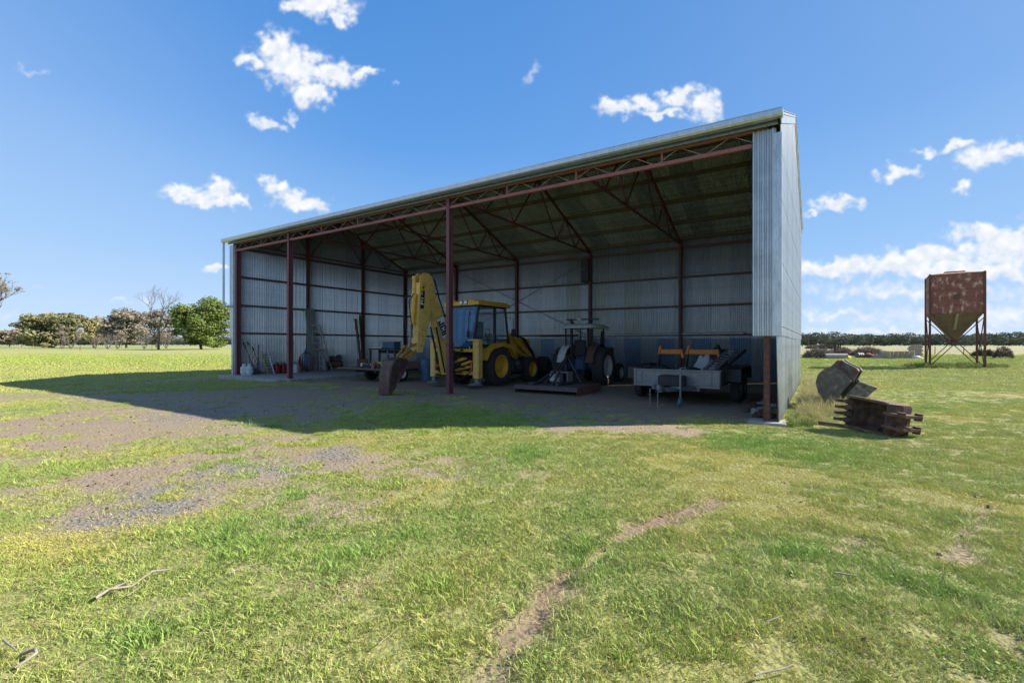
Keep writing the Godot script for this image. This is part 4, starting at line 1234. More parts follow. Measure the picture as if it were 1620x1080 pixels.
	var letters := [[[-0.235, -0.13, 0.16, 0.06], [-0.15, -0.13, 0.06, 0.27], [-0.235, -0.13, 0.055, 0.11]], [[-0.065, -0.13, 0.06, 0.27], [-0.065, -0.13, 0.15, 0.06], [-0.065, 0.08, 0.15, 0.06], [0.03, 0.03, 0.055, 0.1], [0.03, -0.13, 0.055, 0.1]], [[0.105, -0.13, 0.055, 0.27], [0.105, -0.13, 0.14, 0.055], [0.105, 0.085, 0.13, 0.055], [0.105, -0.02, 0.13, 0.05], [0.19, -0.13, 0.055, 0.12], [0.18, 0.0, 0.055, 0.13]]]
	for L in letters:
		mb = MB.new()
		var lift := 0.0
		for r in L:
			var pg := PackedVector2Array()
			for c in [[0, 0], [1, 0], [1, 1], [0, 1]]:
				var u: float = r[0] + r[2] * c[0]; var v: float = r[1] + r[3] * c[1]
				pg.append(o2 + xd * (u + v * 0.12) * 1.06 + yd * v * 1.12)
			mb.prism(pg, 0.121, 0.125 + lift, Transform3D(ZYX, Vector3.ZERO))
			lift += 0.0006
		put("letter", mb, M.black_print, sign_)
	var dip := sub("dipper", t)
	var di := [3.15, 3.42, 3.26, 1.24, 3.03, 1.24, 2.70, 2.30, 2.52, 3.40, 2.58, 3.62, 2.75, 3.75, 2.98, 3.74, 3.12, 3.62]
	for s in [-1.0, 1.0]: plate(dip, "dipper_side", di, 0.125 * s, 0.148 * s, C)
	mb = MB.new()
	mb.beam(Vector3(0, 3.42, 3.14), Vector3(0, 1.28, 3.25), 0.246, 0.03, 0.0, Vector3(0, 0, 1))
	mb.beam(Vector3(0, 3.30, 2.56), Vector3(0, 1.28, 3.05), 0.246, 0.03, 0.0, Vector3(0, 0, 1))
	put("dipper_web", mb, C, dip)
	plate(dip, "yellow_sticker", [3.07, 3.38, 2.90, 3.40, 2.93, 3.18, 3.10, 3.16], 0.149, 0.152, M.machine_yellow)
	plate(dip, "sticker_mark", [3.03, 3.30, 2.95, 3.32, 2.97, 3.24, 3.05, 3.23], 0.152, 0.155, M.black_print)
	plate(dip, "black_sticker", [3.10, 3.16, 2.93, 3.18, 2.98, 2.62, 3.14, 2.60], 0.149, 0.152, M.black_print)
	for e in [[3.06, 3.04, 0.03, 0.10], [3.05, 2.92, 0.09, 0.03], [3.06, 2.84, 0.1, 0.03], [3.09, 2.74, 0.08, 0.07], [3.02, 2.74, 0.07, 0.03]]:
		plate(dip, "worn_print", [e[0] + e[2] * 0.5, e[1], e[0] + e[2] * 0.4, e[1] + e[3], e[0] - e[2] * 0.5, e[1] + e[3] * 0.9, e[0] - e[2] * 0.4, e[1] - 0.01], 0.152, 0.155, M.white_print)
	for e in [[2.98, 3.64], [2.64, 3.42], [2.62, 2.92], [3.02, 1.75], [3.05, 1.95], [3.08, 1.45]]:
		mb = MB.new()
		mb.cyl(Vector3(0.14, e[1], e[0]), Vector3(0.168, e[1], e[0]), 0.035 if e[1] > 2.5 else 0.018, -1, 8)
		put("pin", mb, D if e[1] < 2.5 else Y, dip)
	for e in [["dipper_ram", 0.08, 3.16, 3.62, 3.20, 2.95, 0.06, 3.24, 2.4, 0.035], ["bucket_ram", 0.0, 3.24, 3.05, 3.34, 2.1, 0.075, 3.46, 1.36, 0.042]]:
		mb = MB.new()
		mb.cyl(Vector3(-e[1], e[3], e[2]), Vector3(-e[1], e[5], e[4]), e[6], -1, 12)
		mb.cyl(Vector3(-e[1], e[3], e[2]), Vector3(-e[1] + 0.001, e[3] - 0.1, e[2] + 0.01), e[6] * 1.25, -1, 12)
		mb.cyl(Vector3(-e[1], e[5] + 0.08, e[4]), Vector3(-e[1], e[5], e[4]), e[6] * 1.25, -1, 12)
		var rm := put(e[0], mb, Y, dip)
		mb = MB.new()
		mb.cyl(Vector3(-e[1], e[5], e[4]), Vector3(-e[1], e[8], e[7]), e[9], -1, 10)
		put("piston_rod", mb, M.hitch_grey, rm)
	mb = MB.new()
	for s in [-0.12, 0.12]:
		mb.tube([Vector3(s, 2.4, 1.95), Vector3(s, 3.0, 2.25), Vector3(s, 3.55, 2.45), Vector3(s * 0.7, 3.75, 2.75)], 0.025, 6)
		mb.tube([Vector3(s * 1.2 + 0.02, 3.05, 3.42), Vector3(s + 0.04, 2.8, 3.62), Vector3(s, 2.2, 3.50), Vector3(s, 1.7, 3.44)], 0.018, 6)
		mb.tube([Vector3(s + 0.05, 2.05, 2.44), Vector3(s + 0.07, 1.5, 2.30), Vector3(s + 0.05, 0.9, 2.12), Vector3(s, 0.55, 1.96)], 0.03, 6)
	put("arm_hoses", mb, M.rubber, dip)
	# bucket link and bucket
	mb = MB.new()
	for s in [-0.10, 0.10]:
		mb.beam(Vector3(s, 1.32, 3.18), Vector3(s, 0.98, 3.84), 0.03, 0.13, 0.01)
		mb.beam(Vector3(s, 1.52, 3.20), Vector3(s, 1.40, 3.56), 0.03, 0.08, 0.01)
		mb.beam(Vector3(s, 1.42, 3.56), Vector3(s, 1.08, 3.90), 0.03, 0.08, 0.01)
		mb.cyl(Vector3(s * 1.4, 1.41, 3.56), Vector3(s * 0.6, 1.41, 3.56), 0.05, -1, 10)
	put("bucket_link", mb, M.linkage, dip)
	var bk := sub("digging_bucket", t)
	var prof := [3.74, 0.86, 3.78, 1.05, 4.05, 1.08, 4.24, 1.01, 4.36, 0.84, 4.42, 0.60, 4.45, 0.30, 4.46, 0.03, 4.40, 0.04]
	for s in [-1.0, 1.0]: plate(bk, "cheek", prof, 0.215 * s, 0.24 * s, M.bucket_steel)
	mb = MB.new()
	for k in range(2, 14, 2):
		var a2 := Vector3(0, prof[k + 1], prof[k]); var b2 := Vector3(0, prof[k + 3], prof[k + 2])
		mb.beam(a2, b2, 0.425, 0.025, 0.0, Vector3(0, (b2 - a2).z, -(b2 - a2).y).normalized())
	put("shell", mb, M.bucket_steel, bk)
	for s in [-1.0, 1.0]:
		mb = MB.new()
		mb.beam(Vector3(0.232 * s, 0.86, 3.75), Vector3(0.232 * s, 0.06, 4.40), 0.04, 0.06, 0.008, Vector3(0, 0, 1))
		put("side_cutter", mb, M.brown_rust, bk)
	for k in 4:
		mb = MB.new()
		mb.beam(Vector3(-0.18 + 0.12 * k, 0.12, 4.46), Vector3(-0.18 + 0.12 * k, -0.03, 4.43), 0.06, 0.04, 0.01)
		put("tooth", mb, M.brown_rust, bk)
	# ---- loader at the front
	for s in [-1.0, 1.0]:
		plate(t, "loader_tower", [-1.30, 1.0, -1.18, 1.75, -1.30, 1.92, -1.50, 1.92, -1.85, 1.2, -1.75, 0.9], 0.50 * s, 0.60 * s, Y)
		mb = MB.new()
		mb.beam(Vector3(0.62 * s, 1.78, -1.38), Vector3(0.62 * s, 1.45, -2.0), 0.09, 0.2, 0.01)
		mb.beam(Vector3(0.62 * s, 1.45, -2.0), Vector3(0.62 * s, 0.55, -3.35), 0.09, 0.18, 0.01)
		put("loader_arm", mb, Y, t)
		mb = MB.new()
		mb.cyl(Vector3(0.70 * s, 1.25, -1.35), Vector3(0.70 * s, 1.0, -2.3), 0.055, -1, 10)
		mb.cyl(Vector3(0.62 * s, 1.78, -1.95), Vector3(0.62 * s, 0.95, -3.2), 0.05, -1, 10)
		put("loader_ram", mb, Y, t)
	mb = MB.new()
	for s in [-0.08, 0.0, 0.08]: mb.tube([Vector3(0.66 + s * 0.3, 1.85, -1.5 + s), Vector3(0.66, 1.72, -2.1 + s), Vector3(0.66, 1.2, -2.7 + s), Vector3(0.64, 0.9, -2.95 + s)], 0.025, 6)
	put("loader_hoses", mb, M.rubber, t)
	var lb := sub("loader_bucket", t)
	var lo := [-3.30, 0.98, -3.26, 0.90, -3.22, 0.45, -3.38, 0.14, -3.75, 0.06, -4.25, 0.06, -4.25, 0.09]
	for s in [-1.0, 1.0]: plate(lb, "bucket_side", lo, 1.08 * s, 1.11 * s, B)
	mb = MB.new()
	for e in [[-3.30, 0.98, -3.24, 0.70], [-3.24, 0.70, -3.24, 0.40], [-3.24, 0.40, -3.40, 0.14], [-3.40, 0.14, -3.75, 0.07], [-3.75, 0.07, -4.25, 0.07]]:
		var a3 := Vector3(0, e[1], e[0]); var b3 := Vector3(0, e[3], e[2])
		mb.beam(a3, b3, 2.15, 0.025, 0.0, Vector3(0, (b3 - a3).z, -(b3 - a3).y).normalized())
	put("bucket_back", mb, B, lb)

func make_tractor():
	var t := thing("old_tractor", "old blue farm tractor with white sunshade canopy and chevron-tread rear tyres", "tractor", Vector3(2.69, 0.0, -17.56), -TH)
	var mb: MB
	for s in [-1.0, 1.0]:
		wheel(t, Vector3(0.80 * s, 0.69, 0), 0.70, 0.42, 0.40, M.faded_white, s, 20)
		wheel(t, Vector3(0.66 * s, 0.36, -1.95), 0.37, 0.22, 0.22, M.faded_white, s)
		var arc := []
		for k in 8: arc.append_array([0.80 * cos(PI * (0.05 + 0.72 * k / 7.0)), 0.70 + 0.82 * sin(PI * (0.05 + 0.72 * k / 7.0))])
		for k in 8: arc.append_array([0.76 * cos(PI * (0.77 - 0.72 * k / 7.0)), 0.70 + 0.78 * sin(PI * (0.77 - 0.72 * k / 7.0))])
		plate(t, "mudguard", arc, 0.42 * s, 0.72 * s, M.faded_white if s < 0.0 else M.rust_brown)
	mb = MB.new()
	mb.box(Vector3(0, 0.72, -0.6), Vector3(0.42, 0.46, 1.9), 0.06)
	mb.cyl(Vector3(-0.62, 0.69, 0), Vector3(0.62, 0.69, 0), 0.16, -1, 14)
	mb.box(Vector3(0, 0.74, 0.22), Vector3(0.46, 0.5, 0.3), 0.08)
	mb.box(Vector3(0, 0.40, -1.95), Vector3(1.1, 0.12, 0.14), 0.03)
	put("gearbox", mb, M.tractor_blue, t)
	mb = MB.new()
	mb.prism(poly([-0.75, 0.85, -0.75, 1.42, -2.15, 1.36, -2.3, 1.25, -2.3, 0.78]), -0.30, 0.30, Transform3D(ZYX, Vector3.ZERO))
	put("bonnet", mb, M.black_paint, t)
	mb = MB.new()
	mb.box(Vector3(0, 1.08, 0.05), Vector3(0.46, 0.1, 0.44), 0.04)
	mb.box(Vector3(0, 1.36, 0.26), Vector3(0.46, 0.58, 0.10), 0.05, Basis(Vector3(1, 0, 0), 0.14))
	put("seat", mb, M.black_paint, t)
	mb = MB.new()
	var ring := []
	for k in 17: ring.append(Vector3(cos(TAU * k / 16.0) * 0.2, 1.52 + sin(TAU * k / 16.0) * 0.12, -0.5 - sin(TAU * k / 16.0) * 0.15))
	mb.tube(ring, 0.014, 6)
	mb.cyl(Vector3(0, 1.52, -0.5), Vector3(0, 1.25, -0.8), 0.025, -1, 8)
	put("steering_wheel", mb, M.black_paint, t)
	for e in [[-0.56, 0.42, 0.10], [0.56, 0.42, 0.10], [-0.5, -0.75, 0.0], [0.5, -0.75, 0.0]]:
		mb = MB.new()
		mb.beam(Vector3(e[0], 1.30 if e[1] > 0.0 else 0.95, e[1] - 0.08), Vector3(e[0] * 0.95, 2.10, e[1]), 0.05, 0.05, 0.008)
		put("canopy_post", mb, M.black_paint, t)
	mb = MB.new()
	mb.beam(Vector3(-0.30, 0.9, 0.36), Vector3(-0.30, 2.1, 0.40), 0.07, 0.09, 0.01)
	mb.beam(Vector3(0.36, 0.9, 0.36), Vector3(0.36, 2.1, 0.40), 0.07, 0.09, 0.01)
	put("roll_bar", mb, M.black_paint, t)
	mb = MB.new()   # canopy: moulded shell with rounded rim
	var rows := [[1.0, 2.085], [1.0, 2.11], [0.96, 2.15], [0.84, 2.215], [0.6, 2.25], [0.0, 2.262]]
	for j in rows.size() - 1:
		for k in 24:
			var q := []
			for e in [[j, k], [j, k + 1], [j + 1, k + 1], [j + 1, k]]:
				var an: float = TAU * e[1] / 24.0
				var cx := signf(cos(an)) * pow(absf(cos(an)), 0.35); var cz := signf(sin(an)) * pow(absf(sin(an)), 0.35)
				q.append(Vector3(cx * 0.70 * rows[e[0]][0], rows[e[0]][1], -0.22 + cz * 0.86 * rows[e[0]][0]))
			var nn: Vector3 = ((q[1] - q[0]).cross(q[3] - q[0])).normalized()
			if nn.dot(q[0] - Vector3(0, 1.2, -0.22)) < 0.0: nn = -nn
			if q[2].distance_to(q[3]) < 1e-4: mb.tri(q[0], q[1], q[2], nn, nn, nn)
			else: mb.quad(q[0], q[1], q[2], q[3], nn)
	put("canopy", mb, M.faded_white, t)
	mb = MB.new()
	mb.box(Vector3(0.02, 2.42, 0.2), Vector3(1.26, 0.045, 0.06), 0.01)
	mb.beam(Vector3(-0.42, 2.40, 0.2), Vector3(-0.36, 2.24, 0.15), 0.05, 0.12, 0.01)
	mb.beam(Vector3(0.42, 2.40, 0.2), Vector3(0.30, 2.24, 0.15), 0.05, 0.16, 0.01)
	mb.box(Vector3(0.66, 2.41, 0.2), Vector3(0.05, 0.08, 0.09), 0.01)
	var lbar := put("light_bar", mb, M.black_paint, t)
	mb = MB.new()
	mb.box(Vector3(-0.07, 2.42, 0.233), Vector3(0.15, 0.035, 0.006), 0.002)
	put("label_plate", mb, M.white_print, lbar)
	mb = MB.new()
	mb.cyl(Vector3(0.32, 1.35, -1.0), Vector3(0.34, 2.0, -1.02), 0.07, -1, 12)
	put("exhaust", mb, M.black_paint, t)
	mb = MB.new()
	for s in [-1.0, 1.0]:
		mb.beam(Vector3(0.30 * s, 0.42, 0.3), Vector3(0.38 * s, 0.40, 1.05), 0.05, 0.06, 0.01)
		mb.beam(Vector3(0.22 * s, 0.95, 0.3), Vector3(0.36 * s, 0.42, 0.8), 0.035, 0.035, 0.008)
	put("lift_arm", mb, M.tractor_blue, t)
	# ---- slasher standing behind it
	var s := thing("slasher", "flat rusty tractor slasher deck with pale hitch frame on the dirt", "slasher", gp(912, 627) + Vector3(-0.87, 0, -0.58) * 1.0, -TH)
	mb = MB.new()
	mb.box(Vector3(0, 0.235, -0.85), Vector3(2.1, 0.03, 1.7), 0.004)
	put("deck", mb, M.slasher, s)
	mb = MB.new()
	mb.prism(poly([0.0, 0.01, 0.0, 0.245, -1.7, 0.245, -1.7, 0.06, -1.5, 0.01]), 1.052, 1.07, Transform3D(ZYX, Vector3.ZERO))
	put("side_skirt", mb, M.rust, s)
	mb = MB.new()
	mb.prism(poly([0.0, 0.01, 0.0, 0.245, -1.7, 0.245, -1.7, 0.06, -1.5, 0.01]), -1.07, -1.052, Transform3D(ZYX, Vector3.ZERO))
	put("side_skirt", mb, M.slasher, s)
	mb = MB.new()
	mb.box(Vector3(0, 0.18, 0.01), Vector3(2.14, 0.13, 0.02), 0.004)
	put("rear_lip", mb, M.slasher, s)
	for x in [-0.5, 0.35]:
		mb = MB.new()
		mb.box(Vector3(x, 0.29, -0.85), Vector3(0.09, 0.08, 1.5), 0.008)
		put("deck_rail", mb, M.dark_metal, s)
	mb = MB.new()
	for e in [[-0.15, 0.28, -0.25, 0.0, 1.1, -1.5], [0.15, 0.28, -0.25, 0.0, 1.1, -1.5], [-0.42, 0.28, -1.6, 0.0, 1.1, -1.5], [0.42, 0.28, -1.6, 0.0, 1.1, -1.5], [-0.55, 0.28, -0.5, 0.0, 0.95, -1.48]]:
		mb.beam(Vector3(e[0], e[1], e[2]), Vector3(e[3], e[4], e[5]), 0.05, 0.06, 0.008)
	put("hitch_frame", mb, M.dark_metal, s)
	mb = MB.new()
	mb.box(Vector3(-0.05, 0.44, -0.85), Vector3(0.34, 0.28, 0.3), 0.03)
	mb.box(Vector3(0.05, 0.62, -1.0), Vector3(0.62, 0.03, 0.4), 0.005)
	mb.box(Vector3(0.34, 0.46, -1.0), Vector3(0.03, 0.34, 0.4), 0.005)
	put("gearbox", mb, M.hitch_grey, s)
	mb = MB.new()
	mb.box(Vector3(-0.12, 0.45, -0.69), Vector3(0.17, 0.2, 0.02), 0.006)
	put("gearbox_label", mb, M.bottle_white, s)
	mb = MB.new()
	mb.cyl(Vector3(-0.02, 0.45, -1.0), Vector3(0.2, 0.55, -2.1), 0.05, -1, 10)
	put("drive_shaft", mb, M.black_paint, s)

func make_trailer():
	var o := Vector3(4.14, 0, -11.85)
	var t := thing("plant_trailer", "galvanised tandem plant trailer with low sides and jockey wheel", "trailer", o, -TH)
	var mb: MB
	var W := 1.06
	mb = MB.new()
	mb.box(Vector3(0, 0.63, 0.0), Vector3(W * 2, 0.36, 0.03), 0.004)
	for s in [-1.0, 1.0]:
		mb.box(Vector3(s * (W - 0.03), 0.63, 0.026), Vector3(0.06, 0.38, 0.022), 0.004)
		mb.box(Vector3(s * (W - 0.20), 0.63, 0.026), Vector3(0.04, 0.38, 0.022), 0.004)
	mb.box(Vector3(0, 0.83, 0.016), Vector3(W * 2, 0.045, 0.07), 0.006)
	mb.box(Vector3(0, 0.435, 0.016), Vector3(W * 2, 0.06, 0.07), 0.006)
	put("front_panel", mb, M.galv, t)
	for s in [-1.0, 1.0]:
		mb = MB.new()
		mb.box(Vector3(s * W, 0.63, -1.55), Vector3(0.03, 0.36, 3.05), 0.004)
		mb.box(Vector3(s * W, 0.83, -1.55), Vector3(0.06, 0.045, 3.06), 0.006)
		put("side_panel", mb, M.galv, t)
		mb = MB.new()
		mb.prism(poly([-0.55, 0.55, -0.62, 0.86, -0.85, 0.92, -2.35, 0.92, -2.6, 0.86, -2.7, 0.55, -2.66, 0.55, -2.57, 0.83, -2.34, 0.89, -0.86, 0.89, -0.65, 0.83, -0.59, 0.55]), s * (W + 0.03), s * (W + 0.38), Transform3D(ZYX, Vector3.ZERO))
		put("mudguard", mb, M.black_paint, t)
		for z in [-1.18, -2.0]: wheel(t, Vector3(s * (W + 0.2), 0.36, z), 0.37, 0.22, 0.20, M.galv, s)
	mb = MB.new()
	mb.box(Vector3(0, 0.47, -1.55), Vector3(W * 2 - 0.05, 0.03, 3.0), 0.0)
	put("tray_floor", mb, M.galv, t)
	mb = MB.new()
	for s in [-1.0, 1.0]: mb.beam(Vector3(0.55 * s, 0.40, -0.1), Vector3(0.06 * s, 0.42, 1.05), 0.05, 0.09, 0.006)
	mb.beam(Vector3(0, 0.42, 0.9), Vector3(0, 0.42, 1.35), 0.08, 0.08, 0.008)
	mb.box(Vector3(0, 0.37, -1.5), Vector3(1.2, 0.10, 3.0), 0.01)
	put("draw_bar", mb, M.galv, t)
	mb = MB.new()
	mb.box(Vector3(0, 0.48, 1.32), Vector3(0.12, 0.10, 0.24), 0.02)
	mb.cyl(Vector3(0, 0.45, 1.45), Vector3(0, 0.56, 1.45), 0.05, -1, 10)
	put("coupling", mb, M.galv, t)
	mb = MB.new()
	mb.box(Vector3(0, 0.58, 0.28), Vector3(0.62, 0.28, 0.3), 0.03)
	put("tool_box", mb, M.black_paint, t)
	var jk := sub("jockey_wheel", t)
	mb = MB.new()
	mb.cyl(Vector3(0.3, 0.16, 0.70), Vector3(0.3, 0.92, 0.70), 0.027, -1, 10)
	mb.cyl(Vector3(0.3, 0.92, 0.70), Vector3(0.42, 0.94, 0.70), 0.012, -1, 8)
	mb.cyl(Vector3(0.42, 0.94, 0.70), Vector3(0.43, 0.88, 0.74), 0.014, -1, 8)
	mb.box(Vector3(0.2, 0.45, 0.70), Vector3(0.22, 0.06, 0.05), 0.008)
	put("stem", mb, M.galv, jk)
	mb = MB.new()
	mb.lathe([Vector2(0.05, -0.03), Vector2(0.10, -0.035), Vector2(0.115, -0.02), Vector2(0.115, 0.02), Vector2(0.10, 0.035), Vector2(0.05, 0.03)], 18, Vector3(0.3, 0.112, 0.72), Vector3(1, 0, 0))
	mb.cyl(Vector3(0.262, 0.112, 0.72), Vector3(0.338, 0.112, 0.72), 0.05, -1, 12)
	put("roller", mb, M.crate_blue, jk)
	for x in [-0.30, -0.12]:
		mb = MB.new()
		var y := 0.42
		var k := 0
		while y > 0.02:
			mb.box(Vector3(x + 0.006 * (k % 2), y, 1.1), Vector3(0.016 if k % 2 == 0 else 0.03, 0.05, 0.03 if k % 2 == 0 else 0.016), 0.004)
			y -= 0.042
			k += 1
		for j in 5: mb.box(Vector3(x + 0.02 * j - 0.06, 0.012, 1.1 + 0.03 * (j % 2)), Vector3(0.05, 0.016, 0.03), 0.004)
		put("safety_chain", mb, M.hitch_grey, t)
	# ---- load
	var R := Basis(Vector3.UP, -TH)
	for e in [[-0.36, -1.0, 0.30, "orange cross-bar stand on dark legs nearer the trailer's coupling side", 0.0], [0.48, -0.95, 0.38, "longer orange cross-bar stand on dark legs beside the white sack", 1.0]]:
		var q := thing("implement_stand", e[3], "implement", o + R * Vector3(e[0], 0.485, e[1]), -TH, "orange implement stands in the trailer")
		mb = MB.new()
		mb.box(Vector3(0, 0.80, 0), Vector3(e[2] * 1.9, 0.13, 0.09), 0.01)
		for s in [-1.0, 1.0]: mb.box(Vector3(s * e[2], 0.80 + (0.05 if s < 0.0 else -0.05), 0), Vector3(0.07, 0.25, 0.14), 0.015, Basis(Vector3(0, 0, 1), 0.2 * s))
		put("cross_bar", mb, M.implement_orange, q)
		for s in [-1.0, 1.0]:
			for zz in [-0.18, 0.2]:
				mb = MB.new()
				mb.beam(Vector3(s * e[2], 0.72, 0), Vector3(s * (e[2] + (0.12 if s < 0.0 else 0.16)), 0.0, zz), 0.045, 0.05, 0.006)
				put("leg", mb, M.black_paint, q)
	var hump := func(called: String, label: String, cat: String, at: Vector3, sx: float, sy: float, sz: float, m: Material, seed_: int, grp := "") -> Node:
		var mm := blob(seed_, sx, sy, sz, 0.22)
		var n := inst(called, mm, m, self, Transform3D(R, o + R * at))
		return tag(n, label, cat, grp)
	hump.call("tarpaulin_heap", "low black tarpaulin heap in the trailer behind the front panel", "tarpaulin", Vector3(-0.5, 0.49, -0.55), 0.42, 0.40, 0.35, M.tarp_black, 3)
	hump.call("rubber_mat_heap", "black rounded rubber mat heap between the orange stands", "rubber mat", Vector3(0.22, 0.49, -0.40), 0.46, 0.42, 0.32, M.tarp_black, 5)
	hump.call("white_sack", "slumped white sack standing in the trailer tray", "sack", Vector3(0.40, 0.49, -1.75), 0.34, 0.72, 0.28, M.sack_white, 7)
	hump.call("black_bag", "full black plastic bag at the far corner of the trailer", "bag", Vector3(0.78, 0.49, -1.55), 0.30, 0.95, 0.34, M.tarp_black, 9)
	hump.call("grey_sack", "dark grey sack leaning beside the white one", "sack", Vector3(0.68, 0.49, -1.25), 0.26, 0.58, 0.22, M.hitch_grey, 15)
	for e in [[0.93, -0.35, 0.0, "galvanised loading ramp resting aslant on the trailer's side"], [1.10, -0.55, 0.16, "dark loading ramp leaning behind the galvanised one"]]:
		var rp := thing("loading_ramp", e[3], "ramp", o + R * Vector3(e[0], 0.86, e[1]), -TH, "loading ramps on the trailer")
		mb = MB.new()
		var a := Vector3(-0.10, 0.02, 0.28); var b := Vector3(0.28, 0.48, -0.55)
		for s in [-0.11, 0.11]: mb.beam(a + Vector3(s, 0, s * 0.4), b + Vector3(s, 0, s * 0.4), 0.04, 0.07, 0.006)
		for k in 8: mb.box(a.lerp(b, (k + 0.5) / 8.0), Vector3(0.2, 0.02, 0.04), 0.004, Basis(Vector3.UP, -0.38))
		put("rails", mb, M.galv if e[2] == 0.0 else M.black_paint, rp)

# a soft uneven heap standing on its base
func blob(seed_: int, sx: float, sy: float, sz: float, rough: float) -> ArrayMesh:
	var f := noise(seed_, 1.3, 3)
	var mb := MB.new()
	var pt := func(i: int, j: int) -> Vector3:
		var th := TAU * i / 18.0; var ph := PI * 0.5 * j / 8.0
		var d := Vector3(cos(th) * cos(ph), sin(ph), sin(th) * cos(ph))
		var k := 1.0 + f.get_noise_3d(d.x * 1.3, d.y * 1.3, d.z * 1.3) * rough * 2.0
		return Vector3(d.x * sx * k, d.y * sy * (1.0 + (k - 1.0) * 0.6), d.z * sz * k)
	for i in 18:
		for j in 8:
			var q := [pt.call(i, j), pt.call(i + 1, j), pt.call(i + 1, j + 1), pt.call(i, j + 1)]
			var c := Vector3(0, sy * 0.3, 0)
			var nn := []
			for p in q: nn.append(((p - c) / Vector3(sx * sx, sy * sy, sz * sz)).normalized())
			mb.tri(q[0], q[1], q[2], nn[0], nn[1], nn[2])
			if j < 7: mb.tri(q[0], q[2], q[3], nn[0], nn[2], nn[3])
	return mb.mesh()

# ---------------------------------------------------------------- where a line of sight meets the shed's walls
func on_end(px: float, py: float, off := 0.1) -> Vector3:
	var r := (px - 810.0) / F
	var u := SL - off
	var w := (r * (9.317 + K * 0.5538 * u) - 5.118 + K * 0.8327 * u) / (K * (0.5538 - 0.8327 * r))
	return pz(px, py, 9.317 + K * (0.5538 * u + 0.8327 * w))

func on_back(px: float, py: float, off := 0.1) -> Vector3:
	var r := (px - 810.0) / F
	var w := SD - off
	var u := (5.118 + K * 0.5538 * w - r * (9.317 + K * 0.8327 * w)) / (K * (0.8327 + 0.5538 * r))
	return pz(px, py, 9.317 + K * (0.8327 * w + 0.5538 * u))

const SLAB := 0.127

